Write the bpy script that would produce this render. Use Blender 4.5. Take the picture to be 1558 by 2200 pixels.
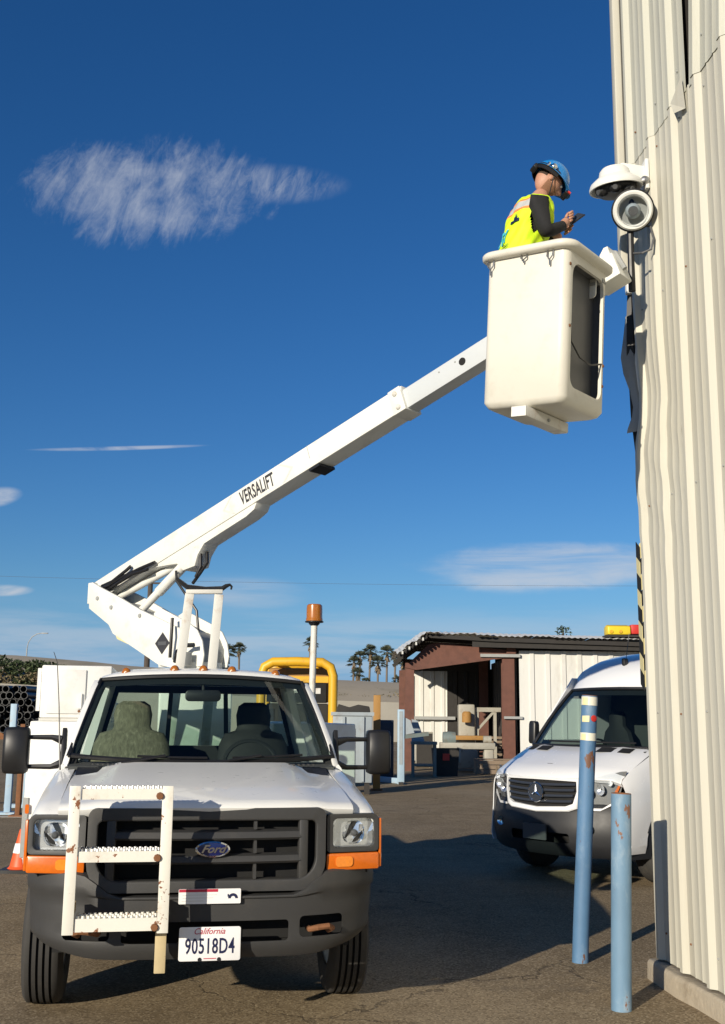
import bpy, bmesh, math, random
from math import sin, cos, pi, radians
from mathutils import Vector, Matrix
random.seed(7)
for o in list(bpy.data.objects):
    bpy.data.objects.remove(o)
scene = bpy.context.scene
col = scene.collection

# ------------------------------------------------------------------ camera
cam_data = bpy.data.cameras.new('camera')
cam = bpy.data.objects.new('camera', cam_data)
col.objects.link(cam)
cam_data.sensor_fit = 'HORIZONTAL'
cam_data.sensor_width = 36.0
cam_data.lens = 36.0 * 2345.0 / 1558.0
cam_data.clip_start = 0.05
cam_data.clip_end = 3000
CAM_PITCH = math.atan(440.0 / 2345.0)
cam.matrix_world = (Matrix.Translation((0, 0, 1.7)) @ Matrix.Rotation(radians(90) + CAM_PITCH, 4, 'X')
                    @ Matrix.Rotation(radians(0.6), 4, 'Z'))
scene.camera = cam

# ------------------------------------------------------------------ sun and sky
SUN_EL, SUN_AZ = 16.4, 212.0          # compass bearing of the sun, clockwise from +Y
sd = bpy.data.lights.new('sun', 'SUN')
sd.energy = 5.0
sd.angle = radians(0.5)
sd.color = (1.0, 0.90, 0.74)
sun = bpy.data.objects.new('sun', sd)
col.objects.link(sun)
_d = Vector((sin(radians(SUN_AZ)) * cos(radians(SUN_EL)), cos(radians(SUN_AZ)) * cos(radians(SUN_EL)), sin(radians(SUN_EL))))
sun.rotation_euler = _d.to_track_quat('Z', 'Y').to_euler()
sun.location = _d * 60

scene.view_settings.view_transform = 'Standard'
scene.view_settings.look = 'None'
scene.view_settings.gamma = 1.0
scene.view_settings.use_curve_mapping = False
scene.view_settings.exposure = 0.1
scene.render.engine = 'CYCLES'

world = bpy.data.worlds.new('World')
scene.world = world
world.use_nodes = True
wt = world.node_tree
wt.nodes.clear()


class E:
    """tiny expression wrapper over math nodes"""
    def __init__(s, nt, sock): s.nt, s.s = nt, sock
    def _op(s, op, *a, clamp=False):
        n = s.nt.nodes.new('ShaderNodeMath'); n.operation = op; n.use_clamp = clamp
        for i, x in enumerate((s,) + a):
            if isinstance(x, E): s.nt.links.new(x.s, n.inputs[i])
            else: n.inputs[i].default_value = x
        return E(s.nt, n.outputs[0])
    def __add__(s, o): return s._op('ADD', o)
    def __sub__(s, o): return s._op('SUBTRACT', o)
    def __mul__(s, o): return s._op('MULTIPLY', o)
    def __truediv__(s, o): return s._op('DIVIDE', o)
    def mx(s, o): return s._op('MAXIMUM', o)
    def mn(s, o): return s._op('MINIMUM', o)
    def pw(s, o): return s._op('POWER', o)
    def sm(s, a, b):
        n = s.nt.nodes.new('ShaderNodeMapRange'); n.interpolation_type = 'SMOOTHSTEP'
        s.nt.links.new(s.s, n.inputs[0]); n.inputs[1].default_value = a; n.inputs[2].default_value = b
        return E(s.nt, n.outputs[0])


def sky_noise(u, v, su, sv, detail, off=0.0, rough=0.6, dist=0.0):
    cmb = wt.nodes.new('ShaderNodeCombineXYZ')
    wt.links.new((u * su).s, cmb.inputs[0]); wt.links.new((v * sv).s, cmb.inputs[1]); cmb.inputs[2].default_value = off
    n = wt.nodes.new('ShaderNodeTexNoise'); n.inputs['Scale'].default_value = 1.0
    n.inputs['Detail'].default_value = detail; n.inputs['Roughness'].default_value = rough
    n.inputs['Distortion'].default_value = dist
    wt.links.new(cmb.outputs[0], n.inputs['Vector'])
    return E(wt, n.outputs[0])


sky = wt.nodes.new('ShaderNodeTexSky')
sky.sky_type = 'NISHITA'
sky.sun_disc = False
sky.sun_elevation = radians(SUN_EL)
sky.sun_rotation = radians(SUN_AZ)
sky.altitude = 0
sky.air_density = 1.0
sky.dust_density = 0.1
sky.ozone_density = 3.0
tc = wt.nodes.new('ShaderNodeTexCoord')
sep = wt.nodes.new('ShaderNodeSeparateXYZ')
wt.links.new(tc.outputs['Generated'], sep.inputs[0])
dx, dy, dz = (E(wt, sep.outputs[i]) for i in range(3))
U = dx._op('ARCTAN2', dy) * 57.29578          # bearing in degrees, 0 = +Y
V = dz._op('ARCSINE') * 57.29578              # elevation in degrees


def blob(u0, v0, a, b, tilt=0.0, soft=0.35):
    t = radians(tilt)
    du, dv = U - u0, V - v0
    p = (du * cos(t) + dv * sin(t)) / a
    q = (dv * cos(t) - du * sin(t)) / b
    r2 = p * p + q * q
    return r2.sm(1.0, soft * 0.2)


streak = sky_noise(U - V * 0.35, V + U * 0.08, 0.55, 0.24, 10, 1.3, 0.66, 1.1)
wisp = sky_noise(U, V, 0.35, 0.45, 8, 4.1, 0.62, 0.4)
edge = sky_noise(U, V, 0.30, 0.8, 6, 7.7, 0.6, 0.3)
flat = sky_noise(U, V, 0.09, 0.9, 7, 2.2, 0.6, 0.3)
# the big cirrus plume, its tail, small scraps, a trail and the low banks
fine = sky_noise(U - V * 0.5, V, 1.6, 0.7, 9, 6.4, 0.7, 0.8)
plume = (blob(-11.9, 26.4, 9.6, 3.7, 5, 0.0) * 1.1 + (wisp - 0.5) * 1.3 + (streak - 0.5) * 1.5 + (fine - 0.5) * 0.9).sm(0.50, 1.75)
plume = plume * blob(-12.0, 26.3, 12.0, 5.2, 6, 0.0).sm(0.02, 0.35)
tail = blob(-5.8, 27.2, 5.2, 1.1, 1, 0.0) * (streak * 0.6 + fine * 0.6).sm(0.42, 0.85) * 0.5
scrap = (blob(-18.9, 10.6, 1.4, 0.55, 14) * edge.sm(0.25, 0.65)) * 0.8
scrap2 = blob(-18.3, 6.0, 1.7, 0.34, 3) * edge.sm(0.2, 0.6) * 0.85
trail = blob(-12.9, 13.5, 5.0, 0.13, 5.0, 0.0) * edge.sm(0.22, 0.6) * 0.6
bank = (blob(9.6, 7.7, 8.2, 1.7, 1.5, 0.5) + (edge - 0.5) * 1.3).sm(0.10, 1.05) * flat.sm(0.2, 0.60) * 0.70
bank = bank * blob(9.4, 7.7, 8.8, 2.1, 1.5, 1.5)
veil = blob(-6.4, 6.3, 4.2, 1.1, -2) * flat.sm(0.3, 0.7) * 0.42
low = (V.sm(6.4, 3.4)) * flat.sm(0.36, 0.66) * 0.42
haze_band = V.sm(7.5, 0.0) * 0.80
# thin cirrus elsewhere on the dome so that it goes on beyond the frame
away = (U * U).sm(22.0 * 22.0, 40.0 * 40.0)
rest = away * V.sm(3.0, 12.0) * sky_noise(U, V, 0.05, 0.12, 7, 9.1, 0.62, 0.8).sm(0.55, 0.85) * 0.35
mask = plume * 0.56
for m in (tail, scrap, scrap2, trail, bank, veil, low, rest):
    mask = mask.mx(m)
mix = wt.nodes.new('ShaderNodeMix'); mix.data_type = 'RGBA'
hz = wt.nodes.new('ShaderNodeMix'); hz.data_type = 'RGBA'
hsv = wt.nodes.new('ShaderNodeHueSaturation')
hsv.inputs['Saturation'].default_value = 1.25
wt.links.new(sky.outputs[0], hsv.inputs['Color'])
wt.links.new(mask.s, mix.inputs['Factor'])
wt.links.new(haze_band.s, hz.inputs['Factor'])
wt.links.new(hsv.outputs[0], hz.inputs['A'])
hz.inputs['B'].default_value = (2.35, 4.55, 7.2, 1)
wb = wt.nodes.new('ShaderNodeMix'); wb.data_type = 'RGBA'; wb.blend_type = 'MULTIPLY'
wb.inputs['Factor'].default_value = 1.0
wt.links.new(hz.outputs['Result'], wb.inputs['A'])
wb.inputs['B'].default_value = (0.67, 0.88, 1.15, 1)      # white balance of the camera
wt.links.new(wb.outputs['Result'], mix.inputs['A'])
mix.inputs['B'].default_value = (7.2, 7.6, 8.3, 1)
bg = wt.nodes.new('ShaderNodeBackground')
bg.inputs['Strength'].default_value = 0.075
wout = wt.nodes.new('ShaderNodeOutputWorld')
wt.links.new(mix.outputs['Result'], bg.inputs['Color'])
wt.links.new(bg.outputs[0], wout.inputs['Surface'])

# ------------------------------------------------------------------ materials
def mat(name, c, rough=0.5, metal=0.0, var=0.08, vscale=6.0, bump=0.0, bscale=60.0, dirt=None, dscale=3.0,
        damt=0.5, emit=0.0, coat=0.0, stretch=None, chips=None):
    """principled paint/plastic/metal with mottling, optional dirt patches and rust chips (object space)"""
    m = bpy.data.materials.new(name); m.use_nodes = True
    nt = m.node_tree; b = nt.nodes['Principled BSDF']
    b.inputs['Roughness'].default_value = rough; b.inputs['Metallic'].default_value = metal
    if coat: b.inputs['Coat Weight'].default_value = coat; b.inputs['Coat Roughness'].default_value = 0.06
    tcn = nt.nodes.new('ShaderNodeTexCoord'); vec = tcn.outputs['Object']
    if stretch:
        mp = nt.nodes.new('ShaderNodeMapping'); mp.inputs['Scale'].default_value = stretch
        nt.links.new(vec, mp.inputs['Vector']); vec = mp.outputs[0]

    def noise(scale, detail=6, rough_=0.6):
        n = nt.nodes.new('ShaderNodeTexNoise'); n.inputs['Scale'].default_value = scale
        n.inputs['Detail'].default_value = detail; n.inputs['Roughness'].default_value = rough_
        nt.links.new(vec, n.inputs['Vector']); return n.outputs[0]

    def mixc(fac, A, B):
        x = nt.nodes.new('ShaderNodeMix'); x.data_type = 'RGBA'
        nt.links.new(fac, x.inputs['Factor'])
        for k, val in (('A', A), ('B', B)):
            if isinstance(val, tuple): x.inputs[k].default_value = (*val, 1)
            else: nt.links.new(val, x.inputs[k])
        return x.outputs['Result']
    lo = tuple(max(0, q * (1 - var)) for q in c); hi = tuple(min(1, q * (1 + var)) for q in c)
    out = mixc(noise(vscale), lo, hi)
    if dirt:
        f = E(nt, noise(dscale, 9, 0.7)).sm(0.50, 0.72) * damt
        out = mixc(f.s, out, dirt)
    if chips:
        f = E(nt, noise(chips[1], 5, 0.65)).sm(chips[2], chips[2] + 0.03)
        out = mixc(f.s, out, chips[0])
    nt.links.new(out, b.inputs['Base Color'])
    r = E(nt, noise(vscale * 2.3)) * 0.16 + (rough - 0.08)
    nt.links.new(r.s, b.inputs['Roughness'])
    if bump:
        bn = nt.nodes.new('ShaderNodeBump'); bn.inputs['Strength'].default_value = 1.0
        bn.inputs['Distance'].default_value = bump
        nt.links.new(noise(bscale, 4), bn.inputs['Height']); nt.links.new(bn.outputs[0], b.inputs['Normal'])
    if emit:
        b.inputs['Emission Color'].default_value = (*c, 1); b.inputs['Emission Strength'].default_value = emit
    return m


def glass(name, tint=(0.75, 0.82, 0.80), rough=0.0):
    m = bpy.data.materials.new(name); m.use_nodes = True
    nt = m.node_tree; nt.nodes.clear()
    o = nt.nodes.new('ShaderNodeOutputMaterial'); mx = nt.nodes.new('ShaderNodeMixShader')
    lw = nt.nodes.new('ShaderNodeLayerWeight'); lw.inputs['Blend'].default_value = 0.5
    fac = E(nt, lw.outputs['Facing']).pw(5.0) * 0.95 + 0.045
    t = nt.nodes.new('ShaderNodeBsdfTransparent'); t.inputs['Color'].default_value = (*tint, 1)
    g = nt.nodes.new('ShaderNodeBsdfGlossy'); g.inputs['Roughness'].default_value = rough
    nt.links.new(fac.s, mx.inputs[0]); nt.links.new(t.outputs[0], mx.inputs[1]); nt.links.new(g.outputs[0], mx.inputs[2])
    nt.links.new(mx.outputs[0], o.inputs['Surface'])
    return m


def asphalt():
    m = bpy.data.materials.new('asphalt'); m.use_nodes = True
    nt = m.node_tree; b = nt.nodes['Principled BSDF']
    tcn = nt.nodes.new('ShaderNodeTexCoord'); P = tcn.outputs['Object']

    def noise(scale, detail=6, rough_=0.6, src=None):
        n = nt.nodes.new('ShaderNodeTexNoise'); n.inputs['Scale'].default_value = scale
        n.inputs['Detail'].default_value = detail; n.inputs['Roughness'].default_value = rough_
        nt.links.new(src or P, n.inputs['Vector']); return n

    def mixc(fac, A, B):
        x = nt.nodes.new('ShaderNodeMix'); x.data_type = 'RGBA'
        nt.links.new(fac.s if isinstance(fac, E) else fac, x.inputs['Factor'])
        for k, val in (('A', A), ('B', B)):
            if isinstance(val, tuple): x.inputs[k].default_value = (*val, 1)
            else: nt.links.new(val, x.inputs[k])
        return x.outputs['Result']
    big = E(nt, noise(0.22, 5).outputs[0]); mid = E(nt, noise(1.6, 7, 0.7).outputs[0])
    c = mixc(mid.sm(0.3, 0.7), (0.205, 0.155, 0.094), (0.290, 0.222, 0.136))
    c = mixc(big.sm(0.46, 0.66) * 0.65, c, (0.34, 0.275, 0.185))
    c = mixc(E(nt, noise(0.09, 4).outputs[0]).sm(0.52, 0.62) * 0.35, c, (0.13, 0.10, 0.068))
    # aggregate: small stones lighter and darker than the binder
    vo = nt.nodes.new('ShaderNodeTexVoronoi'); vo.inputs['Scale'].default_value = 85.0
    nt.links.new(P, vo.inputs['Vector'])
    bw = nt.nodes.new('ShaderNodeRGBToBW'); nt.links.new(vo.outputs['Color'], bw.inputs[0])
    st = E(nt, bw.outputs[0])
    c = mixc(st.sm(0.62, 0.85) * 0.65, c, (0.47, 0.38, 0.25))
    c = mixc(st.sm(0.36, 0.14) * 0.65, c, (0.11, 0.082, 0.052))
    # oil stains and tar
    stain = E(nt, noise(0.75, 8, 0.72).outputs[0]).sm(0.56, 0.70)
    c = mixc(stain * 0.45, c, (0.11, 0.092, 0.075))
    # cracks
    wob = noise(1.1, 6, 0.65); add = nt.nodes.new('ShaderNodeVectorMath'); add.operation = 'MULTIPLY_ADD'
    nt.links.new(wob.outputs['Color'], add.inputs[0]); add.inputs[1].default_value = (0.9, 0.9, 0.9); nt.links.new(P, add.inputs[2])
    cv = nt.nodes.new('ShaderNodeTexVoronoi'); cv.feature = 'DISTANCE_TO_EDGE'; cv.inputs['Scale'].default_value = 0.42
    nt.links.new(add.outputs[0], cv.inputs['Vector'])
    crack = E(nt, cv.outputs['Distance']).sm(0.007, 0.002) * E(nt, noise(0.35, 2).outputs[0]).sm(0.42, 0.55)
    c = mixc(crack * 0.55, c, (0.05, 0.04, 0.032))
    nt.links.new(c, b.inputs['Base Color'])
    b.inputs['Roughness'].default_value = 0.92
    b.inputs['Specular IOR Level'].default_value = 0.1
    bn = nt.nodes.new('ShaderNodeBump'); bn.inputs['Distance'].default_value = 0.006; bn.inputs['Strength'].default_value = 0.8
    h = st * 0.8 + mid * 0.6 - crack * 0.8
    nt.links.new(h.s, bn.inputs['Height']); nt.links.new(bn.outputs[0], b.inputs['Normal'])
    return m


M = {}
M['asphalt'] = asphalt()
M['truck_white'] = mat('truck_white', (0.80, 0.80, 0.77), 0.30, var=0.03, coat=0.5, dirt=(0.62, 0.59, 0.53), dscale=1.2, damt=0.20)
M['body_white'] = mat('body_white', (0.76, 0.76, 0.73), 0.42, var=0.04, dirt=(0.45, 0.38, 0.28), dscale=3.5, damt=0.30)
M['cream'] = mat('cream_fibreglass', (0.66, 0.64, 0.56), 0.45, var=0.05, vscale=3, dirt=(0.50, 0.46, 0.38), dscale=5, damt=0.38, bump=0.0015, bscale=7)
M['boom_white'] = mat('boom_white', (0.73, 0.73, 0.675), 0.42, var=0.05, dirt=(0.48, 0.43, 0.35), dscale=3.5, damt=0.42, chips=((0.30, 0.27, 0.22), 30, 0.70))
M['boom_grey'] = mat('boom_galvanised', (0.56, 0.59, 0.60), 0.38, var=0.05, dirt=(0.42, 0.42, 0.42), damt=0.2)
M['grey_plastic'] = mat('grey_plastic', (0.040, 0.040, 0.040), 0.52, var=0.10, bump=0.0006, bscale=220, dirt=(0.085, 0.075, 0.062), dscale=3, damt=0.30)
M['black_plastic'] = mat('black_plastic', (0.012, 0.012, 0.013), 0.42, var=0.15)
M['black'] = mat('matt_black', (0.006, 0.006, 0.006), 0.8)
M['rubber'] = mat('rubber', (0.040, 0.038, 0.035), 0.8, var=0.25, vscale=12, dirt=(0.10, 0.085, 0.065), dscale=6, damt=0.35)
M['steel'] = mat('steel', (0.42, 0.42, 0.42), 0.38, metal=1.0, var=0.1)
M['chrome'] = mat('chrome', (0.82, 0.83, 0.84), 0.10, metal=1.0, var=0.03)
M['lamp_silver'] = mat('lamp_silver', (0.80, 0.81, 0.82), 0.2, metal=0.75, var=0.05)
M['amber'] = mat('amber_lens', (0.62, 0.135, 0.008), 0.22, var=0.18, vscale=45, coat=0.6)
M['amber_bright'] = mat('amber_facet', (0.80, 0.24, 0.02), 0.15, var=0.25, vscale=60, coat=0.6)
M['amber_dark'] = mat('amber_dome', (0.36, 0.115, 0.008), 0.25, var=0.2, vscale=30, coat=0.6)
M['ladder'] = mat('ladder_paint', (0.76, 0.74, 0.66), 0.5, var=0.05, chips=((0.23, 0.09, 0.035), 14, 0.61), dirt=(0.42, 0.30, 0.18), dscale=5, damt=0.45)
M['stub'] = mat('rusted_tan', (0.52, 0.42, 0.24), 0.6, var=0.2, chips=((0.17, 0.075, 0.03), 18, 0.58))
M['glass'] = glass('window_glass', (0.72, 0.82, 0.78))
M['clear'] = glass('clear_lens', (0.93, 0.95, 0.96))
M['van_glass'] = glass('van_glass', (0.60, 0.70, 0.68))
M['plate_white'] = mat('plate_white', (0.80, 0.80, 0.80), 0.4, var=0.02)
M['navy'] = mat('navy_print', (0.012, 0.016, 0.06), 0.4)
M['red_print'] = mat('red_print', (0.45, 0.02, 0.05), 0.5)
M['badge_blue'] = mat('emblem_blue', (0.006, 0.010, 0.075), 0.22, coat=0.7)
M['dark_print'] = mat('dark_print', (0.03, 0.03, 0.035), 0.6, var=0.3, vscale=30)
M['pale_print'] = mat('pale_print', (0.60, 0.60, 0.56), 0.5, var=0.1)
M['interior'] = mat('interior_dark', (0.011, 0.013, 0.014), 0.75)
M['interior_grey'] = mat('interior_grey', (0.055, 0.06, 0.058), 0.8)
M['seat_cloth'] = mat('patterned_cloth', (0.15, 0.14, 0.095), 0.9, var=0.8, vscale=60, dirt=(0.30, 0.28, 0.20), dscale=40, damt=0.8, stretch=(1, 1, 0.35))
M['building'] = mat('cream_sheet_metal', (0.53, 0.512, 0.43), 0.5, var=0.05, vscale=2.0, stretch=(4, 4, 0.35), dirt=(0.42, 0.385, 0.31), dscale=1.6, damt=0.35, bump=0.0012, bscale=9)
M['building_up'] = mat('cream_sheet_upper', (0.50, 0.497, 0.42), 0.5, var=0.05, vscale=2.0, stretch=(4, 4, 0.35), dirt=(0.40, 0.385, 0.31), dscale=1.8, damt=0.4, bump=0.0012, bscale=9)
M['galv'] = mat('bent_galvanised', (0.33, 0.34, 0.33), 0.5, var=0.15, dirt=(0.16, 0.14, 0.11), damt=0.5)
M['concrete'] = mat('concrete', (0.42, 0.36, 0.27), 0.9, var=0.22, vscale=9, bump=0.006, bscale=30, dirt=(0.24, 0.19, 0.13), dscale=5, damt=0.6)
M['bollard'] = mat('bollard_blue', (0.082, 0.178, 0.315), 0.6, var=0.32, vscale=5, stretch=(1, 1, 0.45), dirt=(0.22, 0.31, 0.40), dscale=7, damt=0.6,
                   chips=((0.15, 0.07, 0.04), 9, 0.615))
M['bollard2'] = mat('bollard_pale_blue', (0.14, 0.245, 0.355), 0.6, var=0.26, vscale=5, stretch=(1, 1, 0.45), dirt=(0.34, 0.42, 0.48), dscale=6, damt=0.75,
                    chips=((0.20, 0.10, 0.06), 11, 0.63))
M['rust_edge'] = mat('rust', (0.20, 0.085, 0.035), 0.85, var=0.4, vscale=20)
M['tape_white'] = mat('tape_white', (0.72, 0.70, 0.58), 0.5, var=0.08)
M['tape_cream'] = mat('tape_cream', (0.70, 0.62, 0.34), 0.5, var=0.12, vscale=20)
M['red'] = mat('signal_red', (0.55, 0.035, 0.025), 0.45)
M['orange'] = mat('cone_orange', (0.75, 0.10, 0.02), 0.5)
M['yellow'] = mat('machine_yellow', (0.72, 0.40, 0.02), 0.45, var=0.12, dirt=(0.20, 0.13, 0.05), dscale=4, damt=0.6)
M['bright_yellow'] = mat('bright_yellow', (0.80, 0.58, 0.03), 0.45)
M['hazard_yellow'] = mat('hazard_cream', (0.66, 0.58, 0.30), 0.55)
M['van_white'] = mat('van_white', (0.76, 0.77, 0.78), 0.25, var=0.015, coat=0.6)
M['van_plastic'] = mat('van_plastic', (0.016, 0.017, 0.020), 0.5, var=0.1)
M['van_grille'] = mat('van_grille', (0.035, 0.040, 0.050), 0.25, var=0.1, coat=0.4)
M['red_steel'] = mat('red_oxide_steel', (0.135, 0.056, 0.038), 0.75, var=0.4, vscale=4, dirt=(0.07, 0.035, 0.025), dscale=3, damt=0.7)
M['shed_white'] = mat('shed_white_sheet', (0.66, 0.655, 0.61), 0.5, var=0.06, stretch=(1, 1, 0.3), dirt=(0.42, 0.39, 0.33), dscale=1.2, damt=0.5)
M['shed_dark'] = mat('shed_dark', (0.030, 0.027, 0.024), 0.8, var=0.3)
M['shed_roof'] = mat('shed_roof_sheet', (0.70, 0.70, 0.66), 0.45, var=0.15, vscale=3, dirt=(0.22, 0.18, 0.14), dscale=1.5, damt=0.7)
M['wood'] = mat('weathered_wood', (0.22, 0.165, 0.115), 0.85, var=0.3, stretch=(1, 6, 6))
M['old_white'] = mat('old_machine_paint', (0.36, 0.34, 0.28), 0.6, var=0.25, dirt=(0.14, 0.09, 0.05), dscale=3, damt=0.8)
M['old_green'] = mat('old_green_paint', (0.16, 0.20, 0.19), 0.6, var=0.2, dirt=(0.2, 0.13, 0.08), dscale=4, damt=0.6)
M['pale_blue'] = mat('pale_blue_steel', (0.34, 0.47, 0.58), 0.6, var=0.2, vscale=5, dirt=(0.34, 0.27, 0.20), dscale=5, damt=0.7)
M['bin_grey'] = mat('grey_blue_steel', (0.30, 0.345, 0.37), 0.6, var=0.15, vscale=2, dirt=(0.17, 0.13, 0.10), dscale=2.5, damt=0.6)
M['dark_blue'] = mat('dark_blue_steel', (0.018, 0.032, 0.055), 0.5, var=0.2)
M['rust_yellow'] = mat('rusted_yellow', (0.36, 0.19, 0.05), 0.75, var=0.3, vscale=5, dirt=(0.16, 0.07, 0.03), dscale=5, damt=0.8)
M['pipe'] = mat('black_pipe', (0.016, 0.018, 0.021), 0.45, var=0.2)
M['far_wall'] = mat('far_concrete', (0.30, 0.28, 0.235), 0.95, var=0.12, vscale=0.8, dirt=(0.20, 0.185, 0.15), dscale=0.35, damt=0.5)
M['dirt'] = mat('dry_soil', (0.36, 0.31, 0.23), 0.95, var=0.15, vscale=0.5, dirt=(0.19, 0.17, 0.11), dscale=0.25, damt=0.6)
M['bush'] = mat('bush_leaf', (0.055, 0.075, 0.028), 0.7, var=0.6, vscale=1.5)
M['dry_bush'] = mat('dry_bush', (0.20, 0.16, 0.085), 0.8, var=0.4, vscale=1.5)
M['palm'] = mat('palm_leaf', (0.075, 0.088, 0.055), 0.6, var=0.5, vscale=0.8)  # leaf colour lightened, with distance haze put into it
M['palm_dead'] = mat('palm_dead_leaf', (0.19, 0.14, 0.085), 0.85, var=0.3)
M['trunk'] = mat('palm_trunk', (0.16, 0.13, 0.10), 0.9, var=0.3)
M['pole_wood'] = mat('utility_pole', (0.075, 0.060, 0.048), 0.9, var=0.3)
M['line_white'] = mat('road_line', (0.62, 0.60, 0.54), 0.8, var=0.12, vscale=12, dirt=(0.25, 0.21, 0.16), dscale=9, damt=0.7)
M['vest'] = mat('vest_lime', (0.62, 0.88, 0.015), 0.7, var=0.08, vscale=14, bump=0.006, bscale=11)
M['vest_orange'] = mat('vest_orange', (0.85, 0.26, 0.06), 0.7)
M['vest_silver'] = mat('vest_silver', (0.46, 0.47, 0.46), 0.5)
M['shirt'] = mat('black_shirt', (0.010, 0.010, 0.011), 0.85, bump=0.004, bscale=18)
M['trousers'] = mat('dark_trousers', (0.014, 0.016, 0.022), 0.9)
M['skin'] = mat('skin', (0.46, 0.235, 0.155), 0.55, var=0.08, vscale=25)
M['beard'] = mat('beard', (0.24, 0.12, 0.07), 0.9, var=0.3, vscale=60)
M['hair'] = mat('hair', (0.05, 0.03, 0.02), 0.9)
M['helmet_blue'] = mat('helmet_blue', (0.012, 0.20, 0.55), 0.32, coat=0.4)
M['cyan'] = mat('cyan_print', (0.06, 0.50, 0.62), 0.6)
M['camera_white'] = mat('camera_white', (0.72, 0.72, 0.68), 0.4)
M['camera_grey'] = mat('camera_grey', (0.085, 0.087, 0.09), 0.4)
M['rack_white'] = mat('rack_white', (0.62, 0.61, 0.56), 0.5, var=0.08, dirt=(0.35, 0.22, 0.12), dscale=6, damt=0.7)


# ------------------------------------------------------------------ mesh helpers
def finish(me, smooth=32):
    bm = bmesh.new(); bm.from_mesh(me)
    bmesh.ops.recalc_face_normals(bm, faces=bm.faces)
    for f in bm.faces: f.smooth = smooth > 0
    lim = radians(smooth)
    for e in bm.edges:
        if len(e.link_faces) == 2:
            e.smooth = e.calc_face_angle(0.0) < lim
        else:
            e.smooth = True
    bm.to_mesh(me); bm.free()


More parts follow.
